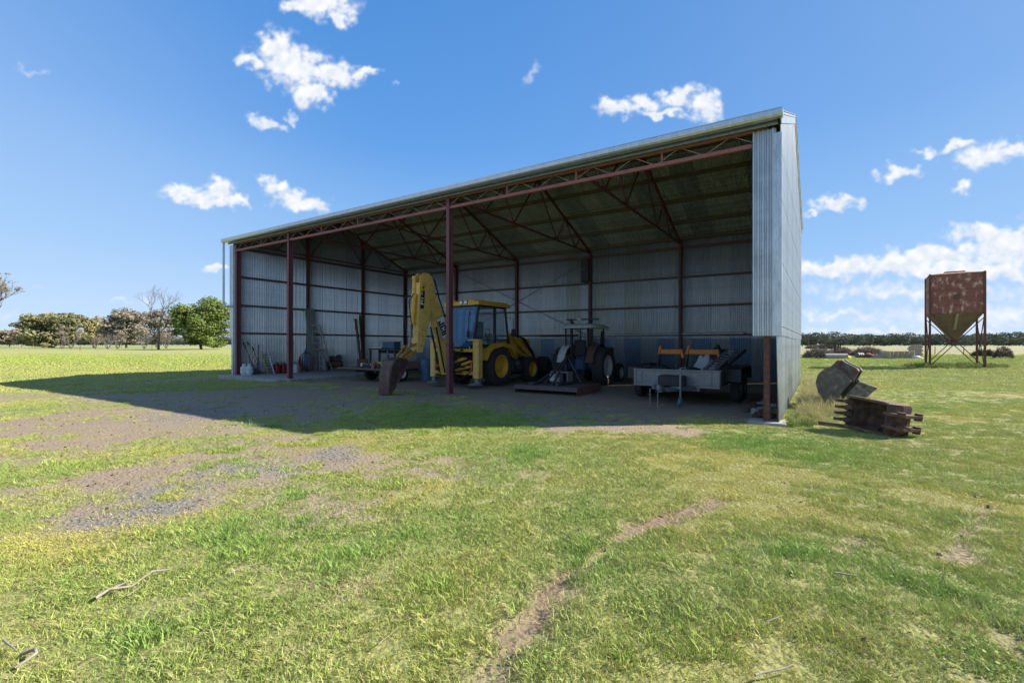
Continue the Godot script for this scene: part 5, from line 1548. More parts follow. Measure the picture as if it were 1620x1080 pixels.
func make_clutter():
	var mb: MB
	# gas bottles
	for e in [[386.0, "white gas bottle standing against the post's end wall"], [394.5, "white gas bottle next to the garden tools"]]:
		var p := gp(e[0], 593.0, SLAB)
		var b := thing("gas_bottle", e[1], "gas bottle", p, 0.0, "gas bottles on the slab")
		mb = MB.new()
		mb.lathe([Vector2(0.0, 0.02), Vector2(0.10, 0.02), Vector2(0.145, 0.06), Vector2(0.155, 0.12), Vector2(0.155, 0.30), Vector2(0.14, 0.36), Vector2(0.09, 0.40), Vector2(0.0, 0.42)], 20)
		put("cylinder", mb, M.bottle_white, b)
		mb = MB.new()
		mb.lathe([Vector2(0.12, 0.0), Vector2(0.12, 0.05)], 18)
		mb.lathe([Vector2(0.085, 0.39), Vector2(0.085, 0.50)], 14)
		mb.lathe([Vector2(0.08, 0.50), Vector2(0.08, 0.39)], 14)
		put("collar", mb, M.bottle_white, b)
		mb = MB.new()
		mb.cyl(Vector3(0, 0.41, 0), Vector3(0, 0.48, 0), 0.025, -1, 8)
		put("valve", mb, M.dark_metal, b)
	# long-handled tools leaning on the end wall
	var tools := [
		[406, 592, 384, 541, "shovel", "long-handled shovel leaning beside the gas bottles", "old_timber", "dark_metal"],
		[411, 591, 391, 540, "rake", "garden rake with black grip leaning on the corrugated wall", "alloy", "black_paint"],
		[414, 590, 399, 549, "line_trimmer", "lime green line trimmer leaning among the garden tools", "lime", "black_paint"],
		[409, 591, 409, 545, "pole_saw", "upright dark pole tool next to the lime trimmer", "dark_metal", "black_paint"],
		[403, 592, 387, 546, "hoe", "thin grey hoe leaning behind the gas bottles", "hitch_grey", "rust_dark"]]
	for e in tools:
		var a := gp(e[0], e[1], SLAB)
		var b := on_end(e[2], e[3], 0.22)
		var o := thing(e[4], e[5], "garden tool", a, 0.0, "garden tools leaning in the shed corner")
		var v := b - a
		mb = MB.new()
		mb.cyl(v * 0.12, v * 0.94, 0.018, 0.016, 8)
		put("shaft", mb, M[e[6]], o)
		mb = MB.new()
		mb.cyl(v * 0.90, v, 0.026, 0.03, 8)
		put("grip", mb, M.black_paint, o)
		mb = MB.new()
		if e[4] == "rake" or e[4] == "hoe":
			mb.box(Vector3(0, 0.03, 0), Vector3(0.36 if e[4] == "rake" else 0.2, 0.06, 0.04), 0.005, Basis(Vector3.UP, 0.6))
			mb.cyl(Vector3.ZERO, v * 0.13, 0.02, -1, 6)
		elif e[4] == "shovel":
			mb.box(v * 0.08, Vector3(0.22, 0.32, 0.02), 0.008, MB.along(Vector3.ZERO, v, Vector3(0.6, 0, 0.8)))
		else:
			mb.cyl(Vector3(0, 0.01, 0), Vector3(0, 0.10, 0), 0.11, 0.06, 12)
			mb.cyl(Vector3.ZERO, v * 0.14, 0.03, -1, 8)
		put("head", mb, M[e[7]], o)
	# slatted trestle
	var tr := thing("slatted_trestle", "narrow slatted trestle with pale rails leaning on the corrugated wall", "trestle", gp(424, 591, SLAB))
	var a0 := Vector3.ZERO; var a1 := Vector3(0.28, 0, 0.0)
	var up := on_end(414, 556, 0.15) - gp(424, 591, SLAB)
	for e in [[a0, "lime"], [a1, "bottle_white"]]:
		mb = MB.new()
		mb.beam(e[0], e[0] + up, 0.045, 0.06, 0.008)
		put("rail", mb, M[e[1]], tr)
	for k in 7:
		mb = MB.new()
		mb.beam(a0 + up * (0.1 + 0.125 * k), a1 + up * (0.1 + 0.125 * k), 0.09, 0.02, 0.004, up.normalized())
		put("slat", mb, M.black_paint, tr)
	# fuel cans
	for e in [[437.0, 590.5, "red plastic fuel can on the slab next to the slatted trestle"], [447.5, 590.0, "red plastic fuel can on the slab behind the red post"]]:
		var c := thing("fuel_can", e[2], "fuel can", gp(e[0], e[1], SLAB), -0.5, "red fuel cans on the slab")
		mb = MB.new()
		mb.box(Vector3(0, 0.21, 0), Vector3(0.34, 0.42, 0.24), 0.05)
		mb.box(Vector3(0, 0.21, 0.0), Vector3(0.355, 0.26, 0.18), 0.03)
		put("body", mb, M.can_red, c)
		mb = MB.new()
		mb.tube([Vector3(-0.12, 0.41, 0), Vector3(-0.11, 0.49, 0), Vector3(0.03, 0.50, 0), Vector3(0.05, 0.41, 0)], 0.02, 8)
		put("handle", mb, M.can_red, c)
		mb = MB.new()
		mb.cyl(Vector3(0.11, 0.40, 0), Vector3(0.13, 0.50, 0), 0.035, 0.03, 10)
		put("cap", mb, M.black_paint, c)
	var jg := thing("white_drum", "white plastic drum on the slab just past the red post", "drum", gp(467, 589.5, SLAB), -0.4)
	mb = MB.new()
	mb.lathe([Vector2(0, 0), Vector2(0.15, 0), Vector2(0.165, 0.04), Vector2(0.165, 0.30), Vector2(0.10, 0.40), Vector2(0.05, 0.42), Vector2(0.05, 0.46), Vector2(0, 0.46)], 18)
	put("body", mb, M.bottle_white, jg)
	mb = MB.new()
	mb.cyl(Vector3(0, 0.45, 0), Vector3(0, 0.50, 0), 0.06, -1, 12)
	put("cap", mb, M.crate_blue, jg)
	var ob := thing("orange_can", "small orange-red can standing beside the white drum", "can", gp(473.5, 588.5, SLAB))
	mb = MB.new()
	mb.lathe([Vector2(0, 0), Vector2(0.085, 0), Vector2(0.09, 0.03), Vector2(0.09, 0.24), Vector2(0.04, 0.30), Vector2(0, 0.30)], 14)
	put("body", mb, M.toy_orange, ob)
	mb = MB.new()
	mb.cyl(Vector3(0, 0.30, 0), Vector3(0, 0.35, 0), 0.03, -1, 10)
	put("cap", mb, M.black_paint, ob)
	# hose trolley with blue cylinder
	var ht := thing("hose_trolley", "dark trolley with blue gas cylinder and coiled red hose", "trolley", gp(485, 587, SLAB), 0.4)
	mb = MB.new()
	for s in [-0.2, 0.2]: mb.tube([Vector3(s, 0.05, 0.1), Vector3(s, 0.8, -0.05), Vector3(s * 0.7, 1.25, -0.12)], 0.018, 6)
	mb.box(Vector3(0, 0.08, 0.1), Vector3(0.5, 0.04, 0.3), 0.01)
	put("frame", mb, M.black_paint, ht)
	mb = MB.new()
	mb.lathe([Vector2(0, 0.12), Vector2(0.12, 0.12), Vector2(0.125, 1.0), Vector2(0.08, 1.12), Vector2(0.03, 1.16), Vector2(0, 1.2)], 16)
	put("cylinder", mb, M.crate_blue, ht)
	mb = MB.new()
	for q in 5:
		var ring := []
		for k in 25: ring.append(Vector3(cos(TAU * k / 24.0) * (0.30 + 0.02 * q), 0.62 + sin(TAU * k / 24.0) * (0.36 + 0.02 * q) - 0.03 * q, 0.16 + 0.02 * (q % 3)))
		mb.tube(ring, 0.014, 5)
	put("hose", mb, M.hose_red, ht)
	for s in [-1.0, 1.0]: wheel(ht, Vector3(0.28 * s, 0.13, -0.02), 0.13, 0.06, 0.07, M.dark_metal, s)
	# ladders
	var ld := func(called: String, label: String, fa: Vector3, ta: Vector3, wide: Vector3, n: int, m: Material, feet: Material, spread: Vector3):
		var o := thing(called, label, "ladder", fa, 0.0)
		var v := ta - fa
		for s in [0.0, 1.0]:
			var b := MB.new()
			b.beam(wide * s, wide * (0.12 + s * 0.76) + v, 0.03, 0.085, 0.006, Vector3(0.5, 0, 0.85))
			put("stile", b, m, o)
			if spread != Vector3.ZERO:
				b = MB.new()
				b.beam(wide * s + spread, wide * (0.12 + s * 0.76) + v, 0.025, 0.06, 0.006, Vector3(0.5, 0, 0.85))
				put("back_leg", b, m, o)
			b = MB.new()
			b.box(wide * s + Vector3(0, 0.025, 0), Vector3(0.06, 0.05, 0.11), 0.01)
			put("foot", b, feet, o)
		for k in n:
			var q := (k + 0.8) / n
			if q > 0.99: continue
			var b := MB.new()
			b.beam(wide * 0.12 * q + v * q, wide * (1.0 - 0.12 * q) + v * q, 0.09, 0.03, 0.005, Vector3.UP)
			put("tread", b, m, o)
		return o
	ld.call("step_ladder", "tall aluminium step ladder leaning against the closed end wall", gp(498, 586, SLAB), on_end(491, 513, 0.35), Vector3(0.62, 0, 0.20), 8, M.alloy, M.black_paint, Vector3(0.15, 0, -0.55))
	var sl: Node3D = ld.call("short_step_ladder", "short aluminium step ladder with orange top in front of the tall one", gp(505, 586.5, SLAB), gp(505, 586.5, SLAB) + Vector3(-0.1, 1.05, -0.1), Vector3(0.30, 0, 0.12), 4, M.alloy, M.implement_orange, Vector3(0.28, 0, -0.4))
	mb = MB.new()
	mb.box(Vector3(0.05, 1.08, -0.04), Vector3(0.42, 0.07, 0.22), 0.015, Basis(Vector3.UP, -0.35))
	put("top_cap", mb, M.toy_orange, sl)
	# compressor
	var cp := thing("air_compressor", "dark rust-red air compressor on the slab beside the ladders", "compressor", gp(529, 585, SLAB), 0.5)
	mb = MB.new()
	mb.lathe([Vector2(0, -0.42), Vector2(0.14, -0.40), Vector2(0.2, -0.32), Vector2(0.2, 0.32), Vector2(0.14, 0.40), Vector2(0, 0.42)], 18, Vector3(0, 0.30, 0), Vector3(1, 0, 0))
	put("tank", mb, M.hose_red, cp)
	mb = MB.new()
	mb.box(Vector3(-0.15, 0.62, 0), Vector3(0.28, 0.26, 0.26), 0.05)
	mb.cyl(Vector3(0.18, 0.52, 0), Vector3(0.18, 0.80, 0), 0.10, 0.08, 12)
	mb.lathe([Vector2(0.0, -0.03), Vector2(0.17, -0.03), Vector2(0.17, 0.03), Vector2(0, 0.03)], 18, Vector3(0.18, 0.66, 0.17), Vector3(0, 0, 1))
	put("motor", mb, M.dark_metal, cp)
	for s in [-1.0, 1.0]: wheel(cp, Vector3(0.3 * s, 0.11, 0.18), 0.11, 0.06, 0.06, M.dark_metal, s)
	mb = MB.new()
	mb.box(Vector3(-0.3, 0.06, -0.1), Vector3(0.05, 0.12, 0.05), 0.006)
	mb.box(Vector3(0.3, 0.06, -0.1), Vector3(0.05, 0.12, 0.05), 0.006)
	put("foot", mb, M.dark_metal, cp)
	# planks leaning on the end wall
	for e in [[569, 560, 562, 504, 0.16, "timber", "pale timber plank leaning beside the wall column"], [573.5, 562, 569, 498, 0.12, "old_timber", "thin grey plank leaning close to the column"], [494.5, 570, 489.5, 488, 0.5, "zinc_green", "tall dull green sheet leaning behind the step ladder"]]:
		var b := on_end(e[2], e[3], 0.2 if e[4] < 0.4 else 0.14)
		var a := on_end(e[0], e[1], 0.5 if e[4] < 0.4 else 0.22)
		a = a + (a - b) * ((a.y - SLAB) / maxf(b.y - a.y, 0.01))
		var pl := MB.new()
		pl.beam(Vector3.ZERO, b - a, e[4], 0.03, 0.004, Vector3(0.83, 0, 0.55))
		var o := put("leaning_plank", pl, M[e[5]])
		o.position = a
		tag(o, e[6], "plank", "boards leaning on the end wall")
	# ---- small flat trailer and what lies on it
	var to := Vector3(-5.2, 0, -19.2)
	var R := Basis(Vector3.UP, -TH)
	var ft := thing("flat_trailer", "small wooden-decked farm trailer with white-rimmed wheel by the digging arm", "trailer", to, -TH)
	wheel(ft, Vector3(-0.86, 0.33, 0), 0.33, 0.20, 0.19, M.dark_metal, 1.0, 0, M.tyre)
	wheel(ft, Vector3(0.90, 0.33, 0), 0.33, 0.20, 0.19, M.white_rim, 1.0, 0, M.tyre)
	mb = MB.new()
	mb.box(Vector3(0, 0.35, 0), Vector3(1.7, 0.07, 0.07), 0.01)
	mb.box(Vector3(-0.35, 0.47, -0.2), Vector3(2.6, 0.06, 0.08), 0.01)
	mb.box(Vector3(-0.35, 0.47, 0.9), Vector3(2.6, 0.06, 0.08), 0.01)
	for s in [-0.6, 0.6]: mb.box(Vector3(s, 0.42, -0.1), Vector3(0.07, 0.07, 2.3), 0.01)
	put("frame", mb, M.dark_metal, ft)
	for k in 9:
		mb = MB.new()
		mb.box(Vector3(-0.35, 0.525, 0.98 - 0.245 * k), Vector3(2.7, 0.04, 0.235), 0.006)
		put("deck_board", mb, M.trailer_wood, ft)
	mb = MB.new()
	mb.box(Vector3(-1.35, 0.70, 0.1), Vector3(0.66, 0.32, 0.04), 0.006)
	mb.box(Vector3(0.35, 0.66, -1.0), Vector3(1.2, 0.26, 0.04), 0.006)
	put("side_board", mb, M.rust_dark, ft)
	mb = MB.new()
	mb.box(Vector3(0.42, 0.70, 1.02), Vector3(0.07, 0.32, 0.05), 0.006)
	var st := put("stake", mb, M.timber, ft)
	mb = MB.new()
	mb.box(Vector3(0.50, 0.66, 1.03), Vector3(0.10, 0.20, 0.02), 0.004)
	put("reflector", mb, M.can_red, st)
	var bits := [[-0.62, 0.62, "toy_yellow", "yellow"], [-0.50, 0.75, "toy_white", "white"], [-0.26, 0.72, "crate_blue", "pale blue"], [-0.14, 0.6, "toy_orange", "orange"], [0.06, 0.78, "toy_green", "green"], [0.14, 0.62, "toy_white", "tall white"], [0.26, 0.75, "toy_orange", "large orange"], [0.36, 0.62, "toy_yellow", "large yellow"]]
	for k in bits.size():
		var e: Array = bits[k]
		var q := thing("hand_tool", "small %s power tool lying on the flat trailer's deck" % e[3], "power tool", to + R * Vector3(e[0], 0.546, e[1]), k * 1.3, "power tools on the flat trailer")
		var sc := 1.5 if e[3].begins_with("large") or e[3].begins_with("tall") else 1.1
		mb = MB.new()
		mb.cyl(Vector3(-0.09, 0.13, 0) * sc, Vector3(0.07, 0.14, 0) * sc, 0.042 * sc, 0.034 * sc, 10)
		mb.beam(Vector3(-0.05, 0.11, 0) * sc, Vector3(-0.08, 0.03, 0) * sc, 0.045 * sc, 0.04 * sc, 0.008)
		put("body", mb, M[e[2]], q)
		mb = MB.new()
		mb.box(Vector3(-0.08, 0.025, 0) * sc, Vector3(0.11, 0.05, 0.075) * sc, 0.008)
		mb.cyl(Vector3(0.07, 0.14, 0) * sc, Vector3(0.13, 0.142, 0) * sc, 0.02 * sc, 0.012 * sc, 8)
		put("battery", mb, M.black_paint, q)
	# tall bench with crate
	var bo := pz(612, 560, 22.4)
	bo.y = 0.0
	var be := thing("work_bench", "tall dark steel workbench in the shadowed back corner", "bench", bo, -TH)
	mb = MB.new()
	mb.box(Vector3(0, 1.27, 0), Vector3(1.9, 0.06, 0.7), 0.008)
	mb.box(Vector3(0, 1.14, -0.3), Vector3(1.9, 0.16, 0.04), 0.008)
	put("top", mb, M.dark_metal, be)
	for e in [[-0.85, 0.28], [0.85, 0.28], [-0.85, -0.28], [0.85, -0.28], [0.35, 0.25]]:
		mb = MB.new()
		mb.box(Vector3(e[0], 0.625, e[1]), Vector3(0.07, 1.25, 0.07), 0.006)
		put("leg", mb, M.hitch_grey if e[0] == 0.35 else M.dark_metal, be)
	var cr := thing("storage_crate", "blue plastic storage crate on the tall workbench", "crate", bo + R * Vector3(0.38, 1.302, 0.05), -TH)
	mb = MB.new()
	mb.box(Vector3(0, 0.15, 0), Vector3(0.8, 0.28, 0.46), 0.03)
	put("tub", mb, M.crate_blue, cr)
	mb = MB.new()
	mb.box(Vector3(0, 0.295, 0), Vector3(0.85, 0.04, 0.5), 0.015)
	put("lid", mb, M.hitch_grey, cr)
	var bx := MB.new()
	bx.box(Vector3(0, 0.035, 0), Vector3(0.6, 0.07, 0.3), 0.012)
	var bn := put("flat_parcel", bx, M.bottle_white)
	bn.transform = Transform3D(R, bo + R * Vector3(-0.42, 1.302, 0.1))
	tag(bn, "flat white parcel lying on the tall workbench", "parcel")
	var dr := thing("steel_drum", "dented blue steel drum half hidden behind the digging arm", "drum", pz(676, 580, 19.6) * Vector3(1, 0, 1), 0.3)
	mb = MB.new()
	mb.lathe([Vector2(0, 0), Vector2(0.29, 0), Vector2(0.29, 0.28), Vector2(0.305, 0.30), Vector2(0.29, 0.32), Vector2(0.29, 0.58), Vector2(0.305, 0.6), Vector2(0.29, 0.62), Vector2(0.29, 0.88), Vector2(0.27, 0.88), Vector2(0.27, 0.86), Vector2(0, 0.86)], 24)
	put("barrel", mb, M.crate_blue, dr)
	mb = MB.new()
	mb.cyl(Vector3(0.12, 0.86, 0.1), Vector3(0.12, 0.89, 0.1), 0.04, -1, 10)
	put("bung", mb, M.hitch_grey, dr)
	# pipe on the back wall, cabinet under the eave, rail low on the wall
	var pa := on_back(906, 531.0, 0.12); var pb := on_back(1177, 526.8, 0.12)
	mb = MB.new()
	mb.cyl(Vector3.ZERO, pb - pa, 0.055, -1, 12)
	var pp := put("galvanised_pipe", mb, M.alloy)
	pp.position = pa
	tag(pp, "long bright galvanised pipe resting along the lowest wall girt", "pipe")
	var pc := on_back(855, 531.0, 0.14); var pd := on_back(915, 530.6, 0.14)
	mb = MB.new()
	mb.cyl(Vector3.ZERO, pd - pc, 0.05, -1, 12)
	var p2 := put("rusty_pipe", mb, M.rust_dark)
	p2.position = pc
	tag(p2, "short dark rusty pipe resting on the girt behind the tractor", "pipe")
	var cb := thing("hung_cabinet", "narrow dark metal cabinet hung high beside a back wall column", "cabinet", on_back(926.5, 447, 0.28), -TH)
	mb = MB.new()
	mb.box(Vector3(0, 0.58, 0), Vector3(0.40, 1.12, 0.28), 0.02)
	put("case", mb, M.dark_metal, cb)
	mb = MB.new()
	mb.box(Vector3(-0.06, 0.62, 0.145), Vector3(0.24, 0.03, 0.012), 0.003)
	mb.box(Vector3(-0.06, 1.16, 0.1), Vector3(0.26, 0.02, 0.2), 0.003)
	put("trim", mb, M.hitch_grey, cb)
	# rubble by the lit corner
	var g := RandomNumberGenerator.new()
	g.seed = 5
	for k in 11:
		var pxx := 1188.0 + g.randf() * 36.0; var pyy := 632.0 + g.randf() * 24.0
		var at := gp(pxx, pyy)
		var m2 := MB.new()
		m2.box(Vector3(0, 0.05, 0), Vector3(g.randf_range(0.12, 0.32), g.randf_range(0.08, 0.16), g.randf_range(0.1, 0.22)), 0.025, Basis.from_euler(Vector3(g.randf_range(-0.2, 0.2), g.randf() * 3.0, g.randf_range(-0.2, 0.2))))
		var rb := put("broken_block", m2, M.concrete if k % 3 else M.rust_dark)
		rb.position = on_ground(at)
		tag(rb, "broken concrete block in the rubble behind the rusty corner post", "block", "rubble behind the corner post")
	for e in [[1196, 655, 1216, 634, "grey board end lying in the grass beside the corner post"], [1180, 648, 1204, 640, "dark board lying in the rubble by the sunlit end"]]:
		var a := on_ground(gp(e[0], e[1])); var b := on_ground(gp(e[2], e[3]))
		var m3 := MB.new()
		m3.beam(Vector3(0, 0.04, 0), b - a + Vector3(0, 0.06, 0), 0.14, 0.04, 0.006, Vector3.UP)
		var bd := put("loose_board", m3, M.old_timber)
		bd.position = a
		tag(bd, e[4], "board")
	for e in [[1084, 672, 0.35, 0.3], [970, 663, 0.3, 0.9]]:
		var m4 := MB.new()
		m4.box(Vector3(0, 0.012, 0), Vector3(e[2], 0.02, 0.07), 0.004, Basis(Vector3.UP, e[3]))
		var sp := put("wood_offcut", m4, M.timber)
		sp.position = on_ground(gp(e[0], e[1]))
		tag(sp, "pale wood offcut on the dirt in front of the %s" % ("trailer" if e[0] > 1000 else "slasher"), "offcut")

# ---------------------------------------------------------------- excavator buckets in the grass
func dig_bucket(called: String, label: String, at: Vector3, R: Basis, wide: float, s: float, m: Material, inner: Material, teeth: int, ears: bool) -> Node3D:
	# side outline in (z, y): lip low at the front (-z), mouth towards -z
	var o := thing(called, label, "digger bucket", at, 0.0, "spare digger buckets beside the shed")
	o.basis = R
	var out := [Vector2(-0.50, 0.0), Vector2(-0.05, -0.02), Vector2(0.22, 0.06), Vector2(0.40, 0.24), Vector2(0.46, 0.48), Vector2(0.38, 0.70), Vector2(0.18, 0.84), Vector2(-0.10, 0.86)]
	var pts := PackedVector2Array()
	for p in out: pts.append(p * s)
	for x in [-1.0, 1.0]:
		var mb := MB.new()
		mb.prism(pts, x * wide * 0.5, x * (wide * 0.5 - 0.025), Transform3D(ZYX, Vector3.ZERO))
		put("cheek", mb, m, o)
		mb = MB.new()
		mb.beam(Vector3(x * (wide * 0.5 + 0.004), -0.0, -0.50 * s), Vector3(x * (wide * 0.5 + 0.004), 0.86 * s, -0.10 * s), 0.045, 0.07, 0.008, Vector3(0, 0, 1))
		put("side_cutter", mb, m, o)
	var sh := MB.new()
	for k in out.size() - 1:
		var a := Vector3(0, pts[k].y, pts[k].x); var b := Vector3(0, pts[k + 1].y, pts[k + 1].x)
		sh.beam(a, b, wide - 0.052, 0.025, 0.0, Vector3(0, (b - a).z, -(b - a).y).normalized())
	put("shell", sh, inner, o)
	for k in teeth:
		var x := lerpf(-0.5, 0.5, (k + 0.5) / teeth) * (wide - 0.08)
		var mb := MB.new()
		mb.beam(Vector3(x, 0.02 * s, -0.40 * s), Vector3(x, 0.0, -0.56 * s), 0.09, 0.07, 0.015, Vector3.UP)
		mb.beam(Vector3(x, 0.0, -0.54 * s), Vector3(x, -0.01, -0.74 * s), 0.06, 0.045, 0.012, Vector3.UP)
		put("tooth", mb, m, o)
	if ears:
		for x in [-0.11, 0.11]:
			var mb := MB.new()
			mb.prism(poly([-0.15 * s, 0.84 * s, 0.05 * s, 1.12 * s, 0.14 * s, 1.12 * s, 0.36 * s, 0.98 * s, 0.50 * s, 0.92 * s, 0.54 * s, 0.78 * s, 0.44 * s, 0.5 * s, 0.30 * s, 0.72 * s]), x - 0.025, x + 0.025, Transform3D(ZYX, Vector3.ZERO))
			put("ear", mb, m, o)
			for q in [[0.09, 1.05], [0.47, 0.82]]:
				mb = MB.new()
				mb.cyl(Vector3(x - 0.06, q[1] * s, q[0] * s), Vector3(x + 0.06, q[1] * s, q[0] * s), 0.07 * s, -1, 14)
				put("pin_boss", mb, M.rust_dark, o)
	return o

func make_buckets():
	dig_bucket("digger_bucket", "large blue-grey digger bucket resting mouth down beside the shed", on_ground(gp(1312, 640)) + Vector3(0.0, 0.36, -0.25), Basis(Vector3.UP, -2.50) * Basis(Vector3(1, 0, 0), -1.05), 0.55, 0.86, M.worn_slate, M.brown_rust, 0, true)
	dig_bucket("digger_bucket", "smaller pale grey digger bucket behind the rusty toothed one", on_ground(gp(1365, 636)) + Vector3(0.0, 0.16, 0.0), Basis(Vector3.UP, -1.9) * Basis(Vector3(1, 0, 0), 0.75), 0.42, 0.62, M.worn_grey, M.worn_grey, 0, true)
	var R := Basis(Vector3(-0.10, 0.97, 0.10).normalized(), 0.0)
	var xa := Vector3(0.10, 0.99, 0.05).normalized()          # its width stands upright
	var za := Vector3(0.94, -0.17, 0.30)                       # towards its back
	za = (za - xa * za.dot(xa)).normalized()
	var B := Basis(xa, za.cross(xa), za)
	dig_bucket("digger_bucket", "rusty toothed digger bucket lying on its side in the grass", on_ground(gp(1376, 672)) + Vector3(0.02, 0.29, 0.06), B, 0.54, 0.82, M.brown_rust, M.brown_rust, 4, true)
	var a := on_ground(gp(1296, 664)); var b := on_ground(gp(1392, 676))
	var mb := MB.new()
	mb.beam(Vector3(0, 0.03, 0), b - a + Vector3(0, 0.03, 0), 0.10, 0.07, 0.01, Vector3.UP)
	var sl := put("timber_sleeper", mb, M.old_timber)
	sl.position = a
	tag(sl, "weathered timber sleeper under the rusty toothed bucket", "sleeper")

# ---------------------------------------------------------------- silo
func make_silo():
	var s := 2.675
	var h := s * 0.5
	var o := thing("grain_silo", "rusty square grain silo with hopper bottom on braced steel legs", "silo", on_ground(Vector3(30.47, 0, -32.2)), -0.6435)
	var mb: MB
	var y0 := 3.65; var y1 := 6.28
	var faces := [[Vector3(0, 0, 1), Vector3(1, 0, 0)], [Vector3(-1, 0, 0), Vector3(0, 0, 1)], [Vector3(0, 0, -1), Vector3(-1, 0, 0)], [Vector3(1, 0, 0), Vector3(0, 0, -1)]]
	for e in faces:
		var nn: Vector3 = e[0]; var ac: Vector3 = e[1]
		var wall := sub("bin_wall", o)
		for k in 5:
			var a := lerpf(y0, y1, k / 5.0); var b := lerpf(y0, y1, (k + 1) / 5.0)
			mb = MB.new()
			var c := nn * (h - 0.012 + 0.004 * (k % 2)) + Vector3(0, (a + b) * 0.5, 0)
			mb.box(c, Vector3(absf(ac.x) * (s - 0.03) + absf(nn.x) * 0.02, b - a - 0.012, absf(ac.z) * (s - 0.03) + absf(nn.z) * 0.02), 0.006)
			put("plate", mb, M.rust_silo, wall)
			mb = MB.new()
			mb.box(nn * (h + 0.012) + Vector3(0, a, 0), Vector3(absf(ac.x) * (s - 0.04) + absf(nn.x) * 0.045, 0.03, absf(ac.z) * (s - 0.04) + absf(nn.z) * 0.045), 0.005)
			put("seam_rib", mb, M.rust_silo, wall)
		# hopper side
		mb = MB.new()
		var tip := Vector3(0, 1.85, 0) + nn * 0.16
		mb.quad(nn * h + ac * h + Vector3(0, y0, 0), nn * h - ac * h + Vector3(0, y0, 0), tip - ac * 0.16, tip + ac * 0.16)
		put("hopper_side", mb, M.hopper_tin, o)
		mb = MB.new()
		mb.quad(nn * (h + 0.05) + ac * (h + 0.05) + Vector3(0, y1, 0), nn * (h + 0.05) - ac * (h + 0.05) + Vector3(0, y1, 0), nn * 0.5 - ac * 0.5 + Vector3(0, y1 + 0.18, 0), nn * 0.5 + ac * 0.5 + Vector3(0, y1 + 0.18, 0))
		put("roof_side", mb, M.rust_silo, o)
		for q in [-1.0, 1.0]:
			mb = MB.new()
			mb.beam(nn * (h - 0.03) + ac * (q * (h - 0.05)) + Vector3(0, 3.3, 0), nn * (h - 0.03) - ac * (q * (h - 0.05)) + Vector3(0, 0.12, 0), 0.05, 0.05, 0.006)
			put("brace", mb, M.rust_dark, o)
	for e in [[-1, 1], [1, 1], [1, -1], [-1, -1]]:
		mb = MB.new()
		mb.box(Vector3(e[0] * h, (y1 - 0.2) * 0.5, e[1] * h), Vector3(0.12, y1 + 0.3, 0.12), 0.01)
		put("leg", mb, M.rust_brown, o)
	mb = MB.new()
	mb.box(Vector3(0, y1 + 0.20, 0), Vector3(1.05, 0.10, 1.05), 0.02)
	put("hatch_lid", mb, M.rust_silo, o)
	mb = MB.new()
	mb.cyl(Vector3(0.0, 4.72, h), Vector3(0.0, 4.72, h + 0.03), 0.18, -1, 20)
	put("inspection_port", mb, M.rust_brown, o)
	mb = MB.new()
	mb.box(Vector3(0, 1.78, 0), Vector3(0.36, 0.16, 0.36), 0.01)
	put("outlet", mb, M.rust_dark, o)
	mb = MB.new()
	var k0 := Vector3(0.05, 3.60, h + 0.0); var k1 := Vector3(-0.02, 2.55, h * 0.44 + 0.05)
	mb.beam(k0, k1, 0.14, 0.012, 0.002, Vector3(0, 0.5, 0.8))
	put("hopper_patch", mb, M.hay, o)

# ---------------------------------------------------------------- trees
func limb(mb: MB, a: Vector3, b: Vector3, r0: float, r1: float, g: RandomNumberGenerator, wob := 0.06):
	var L := a.distance_to(b)
	var path := []
	for k in 5:
		var t := k / 4.0
		var p := a.lerp(b, t)
		if k > 0 and k < 4: p += Vector3(g.randf_range(-1, 1), g.randf_range(-0.5, 0.5), g.randf_range(-1, 1)) * L * wob
		path.append(p)
	mb.tube(path, r0, 6, r1)
	return path

